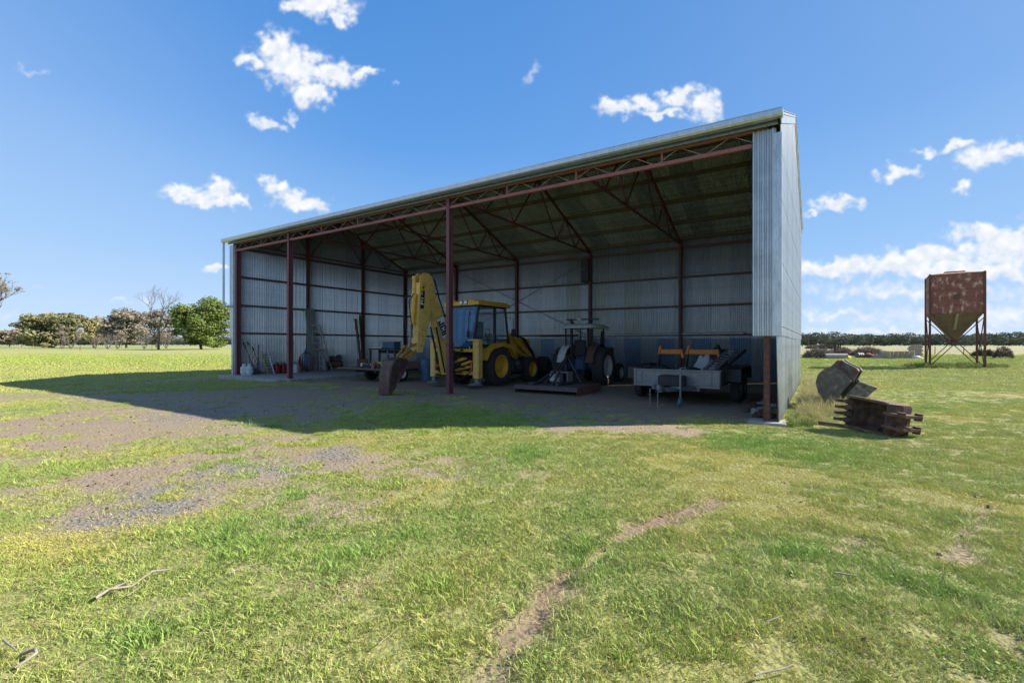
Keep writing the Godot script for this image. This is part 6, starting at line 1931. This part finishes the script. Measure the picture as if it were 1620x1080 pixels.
# a crown of leaf-sized faces gathered in clumps; sizes in metres
func make_tree(called: String, label: String, at: Vector3, w: float, h: float, low: float, leaf: Color, seed_: int, clumps: int, per: int, size: float, bark: Material, group := "", gap := 0.17, flat_top := 0.0):
	var g := RandomNumberGenerator.new()
	g.seed = seed_
	var o := thing(called, label, "tree", on_ground(at), 0.0, group)
	var tr := MB.new()
	var fork := Vector3(g.randf_range(-0.03, 0.03) * w, lerpf(low, h, 0.12), 0)
	limb(tr, Vector3(0, -0.2, 0), fork, h * 0.026, h * 0.019, g, 0.02)
	var lv := MB.new()
	lv.tint = true
	for k in clumps:
		# clumps lie in a rounded dome, most of them near its surface
		var cr := Vector3(w * gap * g.randf_range(0.7, 1.2), h * gap * 0.95 * g.randf_range(0.7, 1.2), w * gap * g.randf_range(0.7, 1.2))
		var dd := Vector3(g.randfn(), g.randfn() * 0.9 + 0.12, g.randfn()).normalized()
		var rd := pow(g.randf_range(0.12, 1.0), 0.5)
		if flat_top > 0.0: dd.y = signf(dd.y) * pow(absf(dd.y), 1.0 / (1.0 + 0.35 * flat_top))
		var c := Vector3(dd.x * rd * (w * 0.5 - cr.x * 0.8), lerpf(low, h, 0.46) + dd.y * rd * ((h - low) * 0.54 - cr.y * 0.8), dd.z * rd * (w * 0.5 - cr.x * 0.8))
		if k % 2 == 0: limb(tr, fork + Vector3(0, g.randf_range(-0.1, 0.25) * (h - fork.y), 0) * 0.6, c - Vector3(0, cr.y * 0.3, 0), h * 0.010, h * 0.003, g)
		var tone := g.randf_range(0.72, 1.28)
		var warm := g.randf_range(-0.06, 0.1)
		for j in per:
			var d := Vector3(g.randfn(), g.randfn(), g.randfn()).normalized()
			if d.y < -0.25: d.y *= 0.5
			var p := c + d * cr * pow(g.randf(), 0.45)
			var nn := (d + Vector3(g.randf_range(-1, 1), g.randf_range(-1, 1), g.randf_range(-1, 1)) * 0.9).normalized()
			var R := MB.along(Vector3.ZERO, nn)
			var s := size * g.randf_range(0.55, 1.25)
			var sp := g.randf_range(0.75, 1.3) * tone
			lv.col = Color(leaf.r * sp * (1.0 + warm), leaf.g * sp, leaf.b * sp)
			lv.tri(p + R.x * s, p - R.x * s * 0.5 + R.z * s * 0.6, p - R.x * s * 0.5 - R.z * s * 0.6, nn, nn, nn)
	put("trunk", tr, bark, o)
	put("crown", lv, M.leaf, o)
	return o

var tips := []
func grow(mb: MB, a: Vector3, dir: Vector3, L: float, r: float, depth: int, g: RandomNumberGenerator, up := 0.25):
	var b := a + dir * L
	var path: Array = limb(mb, a, b, r, r * 0.62, g, 0.05)
	if depth == 0:
		tips.append(b)
		return
	var n := g.randi_range(2, 3)
	for k in n:
		var nd := (dir + Vector3(g.randf_range(-1, 1), g.randf_range(-0.3, 0.6) + up, g.randf_range(-1, 1)) * 0.72).normalized()
		grow(mb, b if k < 2 else path[2], nd, L * g.randf_range(0.58, 0.80), r * 0.58, depth - 1, g, up)

func bare_tree(called: String, label: String, at: Vector3, h: float, r: float, depth: int, seed_: int, m: Material, cat := "tree", group := "", stems := 1):
	var g := RandomNumberGenerator.new()
	g.seed = seed_
	var o := thing(called, label, cat, on_ground(at), 0.0, group)
	var mb := MB.new()
	if stems == 1:
		limb(mb, Vector3(0, -0.2, 0), Vector3(0, h * 0.36, 0), r, r * 0.8, g, 0.015)
		put("trunk", mb, m, o)
		mb = MB.new()
		for k in 3: grow(mb, Vector3(0, h * (0.28 + 0.035 * k), 0), Vector3(cos(k * 2.2 + 0.5) * 0.38, 1.0, sin(k * 2.2 + 0.5) * 0.38).normalized(), h * 0.25, r * 0.55, depth, g)
		put("branches", mb, m, o)
	else:
		for k in stems:
			var th := TAU * k / stems + g.randf_range(-0.3, 0.3)
			grow(mb, Vector3(0, -0.05, 0), Vector3(cos(th) * 0.5, 0.9, sin(th) * 0.5).normalized(), h * 0.36, r, depth, g, 0.1)
		put("twigs", mb, m, o)
	return o

func far_at(px: float, d: float) -> Vector3:
	return Vector3((px - 810.0) / F * d, 0, -d)

func make_trees():
	var T := "paddock trees past the closed end of the shed"
	var sz := func(pxw: float, d: float) -> float: return pxw / F * d
	var top := func(py: float, d: float) -> float: return CH + (HZ - py) / F * d - 0.4
	var olive := Color(0.185, 0.19, 0.10); var grey := Color(0.22, 0.205, 0.17); var wattle := Color(0.27, 0.265, 0.115); var pine := Color(0.135, 0.185, 0.05)
	make_tree("pine_tree", "full yellow-green pine next to the tall bare dead tree", far_at(318, 112), sz.call(96.0, 112.0), top.call(461.0, 112.0), -0.6, pine, 31, 80, 260, 0.33, M.dark_bark, T, 0.15)
	make_tree("spreading_tree", "broad olive-green spreading tree, widest of the group", far_at(84, 140), sz.call(102.0, 140.0), top.call(491.0, 140.0), 0.0, olive, 32, 90, 150, 0.50, M.dark_bark, T, 0.14, 1.2)
	make_tree("spreading_tree", "brown-topped tree rising behind the yellow wattle", far_at(147, 172), sz.call(44.0, 172.0), top.call(494.0, 172.0), 1.5, Color(0.21, 0.185, 0.14), 33, 34, 120, 0.55, M.dark_bark, T)
	make_tree("wattle_tree", "yellow-leaved wattle between olive tree and grey gum", far_at(148, 150), sz.call(38.0, 150.0), top.call(502.0, 150.0), 1.2, wattle, 34, 34, 120, 0.48, M.bark, T)
	make_tree("gum_tree", "grey-brown gum with dense drooping crown beside the wattle", far_at(199, 140), sz.call(74.0, 140.0), top.call(486.0, 140.0), 0.2, grey, 35, 66, 140, 0.46, M.dark_bark, T, 0.16, 0.8)
	make_tree("gum_tree", "thinner grey gum standing behind the dead tree", far_at(247, 168), sz.call(66.0, 168.0), top.call(487.0, 168.0), 1.0, grey * 0.95, 36, 46, 100, 0.5, M.bark, T, 0.14, 1.0)
	make_tree("gum_tree", "low greyish gum at the edge of the far paddock", far_at(14, 210), sz.call(60.0, 210.0), top.call(519.0, 210.0), 1.2, Color(0.28, 0.24, 0.17), 37, 40, 100, 0.6, M.bark, T)
	make_tree("gum_tree", "small brown gum next to the broad olive tree", far_at(34, 200), sz.call(30.0, 200.0), top.call(518.0, 200.0), 1.2, Color(0.27, 0.22, 0.13), 38, 26, 100, 0.6, M.bark, T)
	bare_tree("dead_tree", "tall leafless dead tree standing beside the green pine", far_at(250, 108), top.call(446.0, 108.0) * 0.93, 0.30, 6, 43, M.dead_bark, "tree", T)
	for e in [[112, 118, 6.5, 51], [170, 118, 4.2, 52], [186, 116, 4.5, 53], [98, 121, 3.0, 54], [150, 122, 4.0, 55], [262, 125, 5.0, 56], [228, 122, 4.6, 57]]:
		bare_tree("bare_shrub", "leafless grey shrub in front of the paddock trees", far_at(e[0], e[1]), e[2], 0.10, 4, e[3], M.dead_bark, "shrub", "bare shrubs along the paddock fence", 5)
	# the tree whose branches reach in at the picture's edge
	var eg := far_at(-26, 62)
	tips.clear()
	var bt: Node3D = bare_tree("edge_tree", "grey gum with sparse leaf tufts on long reaching branches", eg, 10.5, 0.30, 5, 61, M.dark_bark, "tree")
	var g := RandomNumberGenerator.new()
	g.seed = 9
	var lv := MB.new()
	lv.tint = true
	for c in tips:
		if g.randf() < 0.45: continue
		for j in 7:
			var d := Vector3(g.randfn(), g.randfn(), g.randfn()).normalized()
			var p: Vector3 = c + d * 0.34 * pow(g.randf(), 0.5) * Vector3(1.3, 0.6, 1.3)
			var R := MB.along(Vector3.ZERO, d)
			lv.col = Color(0.22, 0.19, 0.14) * g.randf_range(0.7, 1.3)
			lv.tri(p + R.x * 0.13, p - R.x * 0.07 + R.z * 0.08, p - R.x * 0.07 - R.z * 0.08, d, d, d)
	put("crown", lv, M.leaf, bt)
	# ---- the wood along the horizon: one stretch of trees, set out again and again
	var wood := MB.new()
	wood.tint = true
	g.seed = 71
	for k in 9:
		var cx := -32.0 + 8.0 * k + g.randf_range(-2.5, 2.5)
		var hh := g.randf_range(7.0, 11.5)
		var tone := g.randf_range(0.75, 1.2)
		for j in 520:
			var q := g.randf()
			var yy := hh * (0.10 + 0.86 * pow(q, 0.75))
			var d := Vector3(g.randfn(), g.randfn() * 0.6, g.randfn()).normalized()
			var ww := (2.2 + 3.0 * sqrt(maxf(0.0, 1.0 - pow((yy / hh - 0.6) / 0.5, 2.0))))
			var cl := nC.get_noise_3d(cx * 3.0 + d.x * 3.0, yy * 0.7, d.z * 3.0)
			var p := Vector3(cx, yy, 0) + Vector3(d.x * ww, cl * 1.2, d.z * ww)
			var R := MB.along(Vector3.ZERO, (d + Vector3(0, 0.5, 0)).normalized())
			var s := g.randf_range(0.35, 0.8)
			wood.col = Color(0.125, 0.14, 0.105) * g.randf_range(0.7, 1.3) * tone
			wood.tri(p + R.x * s, p - R.x * s * 0.6 + R.z * s * 0.7, p - R.x * s * 0.6 - R.z * s * 0.7, d, d, d)
	var rows := []
	for k in 46:
		var x := -820.0 + 37.0 * k
		var d := 395.0 + g.randf_range(-6, 6)
		if x < -60.0: d += 160.0
		rows.append([Transform3D(Basis(Vector3.UP, (PI if k % 2 else 0.0) + g.randf_range(-0.12, 0.12)).scaled(Vector3(1.0, g.randf_range(0.85, 1.12), 1.0)), Vector3(x, gh(x, -d), -d)), Color.WHITE])
		rows.append([Transform3D(Basis(Vector3.UP, g.randf_range(-0.15, 0.15)).scaled(Vector3(1.1, g.randf_range(0.9, 1.2), 1.0)), Vector3(x + 15.0, gh(x, -d - 22.0), -d - 22.0)), Color.WHITE])
	scatter("far_woodland", wood.mesh(), M.leaf, rows, "dark grey-green line of gum woodland along the horizon", "woodland")

# ---------------------------------------------------------------- paddock: fences, rubble row, shrubs, sticks
func fence(label: String, pts: Array, step_: float, hgt: float):
	var o := thing("wire_fence", label, "fence", on_ground(pts[0]))
	var last := Vector3.ZERO
	for k in pts.size() - 1:
		var a: Vector3 = pts[k]; var b: Vector3 = pts[k + 1]
		var n := maxi(1, int(a.distance_to(b) / step_))
		for j in n:
			var p := on_ground(a.lerp(b, float(j) / n)) - o.position
			var mb := MB.new()
			mb.cyl(p - Vector3(0, 0.1, 0), p + Vector3(0.02, hgt, 0), 0.055, 0.05, 7)
			put("fence_post", mb, M.old_timber, o)
			if j > 0 or k > 0:
				for y in [0.3, 0.62, 0.95]:
					mb = MB.new()
					mb.cyl(last + Vector3(0, y * hgt, 0), p + Vector3(0, y * hgt, 0), 0.009, -1, 4, false)
					put("wire", mb, M.hitch_grey, o)
			last = p

func brush(seed_: int, w: float, h: float, n: int, col: Color) -> ArrayMesh:
	var g := RandomNumberGenerator.new()
	g.seed = seed_
	var mb := MB.new()
	mb.tint = true
	for k in n:
		var th := g.randf() * TAU
		var q := sqrt(g.randf())
		var y := h * sqrt(maxf(0.0, 1.0 - q * q)) * g.randf_range(0.15, 1.0)
		var p := Vector3(cos(th) * q * w, y, sin(th) * q * w * 0.8)
		var d := (p + Vector3(g.randf_range(-1, 1), g.randf_range(0, 1.4), g.randf_range(-1, 1)) * w * 0.6).normalized()
		var L := g.randf_range(0.12, 0.34) * w
		var sd := d.cross(Vector3(g.randf_range(-1, 1), 0.4, g.randf_range(-1, 1))).normalized() * 0.03 * w
		mb.col = col * g.randf_range(0.6, 1.4)
		var nn := sd.cross(d).normalized()
		mb.tri(p - sd, p + sd, p + d * L, nn, nn, nn)
	return mb.mesh()

func make_paddock():
	var mb: MB
	fence("timber post and wire fence across the far paddock beyond the silo", [far_at(1262, 88), far_at(1440, 78), far_at(1640, 58)], 4.5, 1.15)
	fence("wire fence in front of the paddock trees", [far_at(-40, 92), far_at(126, 96), far_at(345, 104)], 11.0, 1.15)
	# old square bales in a row
	for k in 6:
		var px := 1400.0 + 8.2 * k
		mb = MB.new()
		mb.box(Vector3(0, 0.40, 0), Vector3(0.56 if k else 0.9, 0.84 - (0.2 if k == 0 else 0.0), 0.9), 0.07, Basis(Vector3(0, 0, 1), 0.05 * (k % 3 - 1)))
		for s in [-0.2, 0.2]: mb.box(Vector3(0, 0.40, s), Vector3(0.575, 0.85, 0.02), 0.006)
		var b := put("old_bale", mb, M.hay)
		b.position = on_ground(gp(px, 566.5)) + Vector3(0, -0.01, 0)
		b.rotation.y = 0.08 * (k % 2) - 0.5
		tag(b, "slumped wide hay bale where the row meets the rubble heap" if k == 0 else ("square hay bale at the block wall's end of the row" if k == 5 else "weathered square hay bale between its neighbours in the grey row"), "hay bale", "row of old hay bales")
	var rw := thing("block_ruin", "short ruined block wall standing beside the old bales", "ruined wall", on_ground(gp(1448, 564.5)), -0.25)
	for j in 7:
		for k in 4:
			mb = MB.new()
			mb.box(Vector3(-0.48 + 0.33 * k + (0.08 if j % 2 else -0.05), 0.12 + 0.215 * j, 0), Vector3(0.32, 0.205, 0.4), 0.012)
			if j == 6 and k == 0: continue
			put("block", mb, M.old_wall, rw)
	mb = MB.new()
	mb.cyl(Vector3(-1.05, 0.26, 0.0), Vector3(1.15, 0.26, 0.2), 0.27, -1, 18)
	var cpipe := put("concrete_pipe", mb, M.concrete)
	cpipe.position = on_ground(gp(1321, 567.0))
	tag(cpipe, "grey concrete pipe lying in front of the leaning black posts", "pipe")
	var st := thing("steel_drum", "dark rusty steel drum lying in the scrap row", "drum", on_ground(gp(1360, 566)), 0.3)
	mb = MB.new()
	mb.cyl(Vector3(-0.4, 0.29, 0), Vector3(0.4, 0.29, 0), 0.29, -1, 18)
	put("barrel", mb, M.bucket_blue, st)
	mb = MB.new()
	for x in [-0.15, 0.15]: mb.cyl(Vector3(x - 0.02, 0.29, 0), Vector3(x + 0.02, 0.29, 0), 0.305, -1, 18)
	put("hoop", mb, M.rust_dark, st)
	for e in [[1321.5, 0.0], [1325.0, 0.16], [1327.5, 0.28]]:
		mb = MB.new()
		mb.beam(Vector3(0, -0.1, 0), Vector3(e[1], 1.75, 0), 0.13, 0.10, 0.01)
		var lp := put("leaning_post", mb, M.tarp_black)
		lp.position = on_ground(gp(e[0], 562.0))
		tag(lp, ["blackened post standing upright in the brush pile", "blackened post leaning a little beside the upright one", "blackened post leaning most of the three"][0 if e[1] < 0.1 else (1 if e[1] < 0.2 else 2)], "post", "blackened posts in the scrap row")
	for e in [[1376, 566, 0.9, 0.5, "rust", "rusty red sheet scrap between the drum and bales"], [1390, 566.5, 0.7, 0.45, "old_wall", "grey rubble heap at the end of the bales"], [1341, 567, 0.35, 0.24, "toy_yellow", "small yellow scrap beside the concrete pipe"], [1298, 566, 0.4, 0.3, "bottle_white", "white plastic scrap in the grey brush pile"], [1451, 567, 0.55, 0.3, "bottle_white", "crumpled white sheeting at the foot of the block wall"]]:
		var q := inst("scrap_heap", blob(int(e[0]), e[2], e[3], e[2] * 0.6, 0.3), M[e[4]], self, Transform3D(Basis.IDENTITY, on_ground(gp(e[0], e[1]))))
		tag(q, e[5], "scrap")
	for e in [[1297, 566.5, 1.5, 0.75, 3, "low grey brush pile behind the concrete pipe", 0.20, 0.18, 0.16], [1332, 562, 1.4, 0.8, 4, "brown brush pile around the leaning black posts", 0.19, 0.16, 0.14], [1372, 563, 1.8, 0.8, 5, "dry brush pile behind the rusty drum", 0.22, 0.17, 0.14],
			[1588, 566.5, 0.85, 0.95, 6, "rounded dark grey shrub by the fence beyond the silo", 0.10, 0.09, 0.085], [1558, 563.5, 1.3, 0.6, 7, "low dark green shrub next to the rounded grey one", 0.07, 0.08, 0.045], [1291, 551.5, 2.2, 0.75, 8, "small dark bush out in the far paddock", 0.09, 0.08, 0.06], [1307, 552.0, 3.0, 0.8, 9, "wider dark bush out in the far paddock", 0.10, 0.085, 0.06]]:
		var d = F * CH / (e[1] - HZ)
		var q := inst("brush_shrub", brush(e[4], e[2] * (1.0 if d < 80.0 else d / 120.0), e[3] * 1.3, 1500, Color(e[6], e[7], e[8])), M.leaf, self, Transform3D(Basis.IDENTITY, on_ground(gp(e[0], e[1]))))
		tag(q, e[5], "shrub")
	# weeds grown up round the silo's feet and along the sunlit wall
	var g := RandomNumberGenerator.new()
	g.seed = 66
	var wd := tuft(81, 60, 0.20, 0.12, 0.42, 0.010, 0.8, Color(0.34, 0.36, 0.15), Color(0.32, 0.31, 0.16), 0.5)
	var rows := []
	for k in 230:
		var t := pow(g.randf(), 1.25)
		var p := sw(-0.5 - absf(g.randfn()) * 0.55, 0, 0.2 + 11.5 * t)
		if t < 0.10 and g.randf() < 0.5: continue
		rows.append([Transform3D(Basis(Vector3.UP, g.randf() * TAU).scaled(Vector3.ONE * g.randf_range(0.4, 0.95) * (0.6 if t < 0.15 else 1.0)), on_ground(p)), Color(1, 1, 1) * g.randf_range(0.75, 1.2)])
	scatter("dry_weeds", wd, M.grass, rows, "dry straw-coloured weeds along the foot of the sunlit wall", "weeds")
	var gw := tuft(82, 60, 0.30, 0.12, 0.40, 0.022, 0.9, Color(0.16, 0.24, 0.05), Color(0.15, 0.20, 0.05), 0.15)
	rows = []
	for k in 150:
		var th := g.randf() * TAU
		var p := Vector3(30.3, 0, -31.8) + Vector3(cos(th) * 2.6, 0, sin(th) * 1.9) * sqrt(g.randf()) * 1.15
		rows.append([Transform3D(Basis(Vector3.UP, g.randf() * TAU).scaled(Vector3.ONE * g.randf_range(0.4, 1.0)), on_ground(p)), Color(1, 1, 1) * g.randf_range(0.7, 1.15)])
	for k in 60:
		var p := sw(-0.32 - g.randf() * 0.45, 0, -0.3 + g.randf() * 1.6)
		rows.append([Transform3D(Basis(Vector3.UP, g.randf() * TAU).scaled(Vector3.ONE * g.randf_range(0.18, 0.36)), on_ground(p)), Color(0.95, 1.05, 0.9) * g.randf_range(0.7, 1.15)])
	scatter("green_weeds", gw, M.grass, rows, "rank green weeds under the silo and by the corner post", "weeds")
	# sticks and bark lying in the foreground
	var sticks := [[150, 955, 268, 911, 0.016, 0.10, "long bleached bark strip lying in the short grass"], [155, 950, 205, 928, 0.012, 0.05, "bleached bark strip beside the longest one"], [200, 952, 222, 938, 0.006, 0.03, "thin twig near the bleached bark strips"], [5, 1022, 26, 1042, 0.010, 0.02, "straight pale stick joined end to end with the curved one"],
		[360, 917, 412, 900, 0.006, 0.03, "thin straw-coloured stalk beside the flattened dry patch"], [598, 1031, 630, 1003, 0.005, 0.04, "slender pale stalk lying across green grass"], [1322, 914, 1360, 920, 0.010, 0.03, "short brown stick in the bright grass"], [1195, 1075, 1255, 1060, 0.010, 0.03, "pale dry stalk at the bare straw patch"], [1568, 852, 1620, 853, 0.004, 0.02, "long thin straw beside the wheel rut"], [1214, 990, 1240, 982, 0.005, 0.02, "short pale straw above the bare straw patch"]]
	for e in sticks:
		var a := on_ground(gp(e[0], e[1])) + Vector3(0, 0.035, 0); var b := on_ground(gp(e[2], e[3])) + Vector3(0, 0.04, 0)
		mb = MB.new()
		limb(mb, Vector3.ZERO, b - a, e[4] * 0.6, e[4] * 0.3, g, e[5])
		var q := put("dry_stick", mb, M.bleached_stick)
		q.position = a
		tag(q, e[6], "stick", "sticks and bark in the foreground grass")
	var c0 := on_ground(gp(36, 1048)) + Vector3(0, 0.02, 0)
	mb = MB.new()
	mb.tube([Vector3(-0.05, 0, -0.04), Vector3(0.01, 0.02, -0.045), Vector3(0.045, 0.02, -0.015), Vector3(0.045, 0.015, 0.025), Vector3(0.02, 0.0, 0.055)], 0.009, 7, 0.006)
	var cs := put("dry_stick", mb, M.bleached_stick)
	cs.position = c0
	tag(cs, "curved hook-shaped pale stick in the grass", "stick", "sticks and bark in the foreground grass")

func stage2():
	make_backhoe()
	make_tractor()
	make_trailer()
	make_clutter()
	make_buckets()
	make_silo()
	make_trees()
	make_paddock()

func _ready():
	# ---- camera
	var cam := Camera3D.new()
	cam.name = "camera"
	cam.near = 0.05
	cam.far = 4000.0
	cam.projection = Camera3D.PROJECTION_FRUSTUM
	cam.size = 2.0 * 0.05 * 540.0 / F
	cam.frustum_offset = Vector2(0, 0.05 * 5.0 / F)
	cam.position = Vector3(0, CH, 0)
	add_child(cam)
	cam.make_current()
	# ---- sky, exposure, sun
	var we := WorldEnvironment.new()
	we.name = "world_environment"
	var env := Environment.new()
	env.background_mode = Environment.BG_SKY
	var sky := Sky.new()
	var pm := PanoramaSkyMaterial.new()
	pm.panorama = make_sky()
	sky.sky_material = pm
	env.sky = sky
	env.background_energy_multiplier = 0.50
	env.tonemap_mode = Environment.TONE_MAPPER_LINEAR
	env.tonemap_exposure = 2.2
	env.sdfgi_enabled = true
	env.ssao_enabled = true
	env.ssil_enabled = true
	we.environment = env
	add_child(we)
	var sun := DirectionalLight3D.new()
	sun.name = "sun"
	sun.light_energy = 1.6
	sun.light_color = Color(1.0, 0.955, 0.88)
	sun.light_angular_distance = 0.53
	sun.shadow_enabled = true
	add_child(sun)
	sun.look_at_from_position(Vector3.ZERO, sun_dir(), Vector3.UP)
	# ---- land
	rng.seed = 20
	nA = noise(101, 0.16, 3); nB = noise(102, 0.55, 3); nC = noise(103, 0.35, 4); nD = noise(104, 2.6, 2)
	lay_patches()
	digs = patches.filter(func(p): return p.dig != 0.0)
	make_materials()
	make_ground()
	make_shed()
	stage2()
	make_grass()
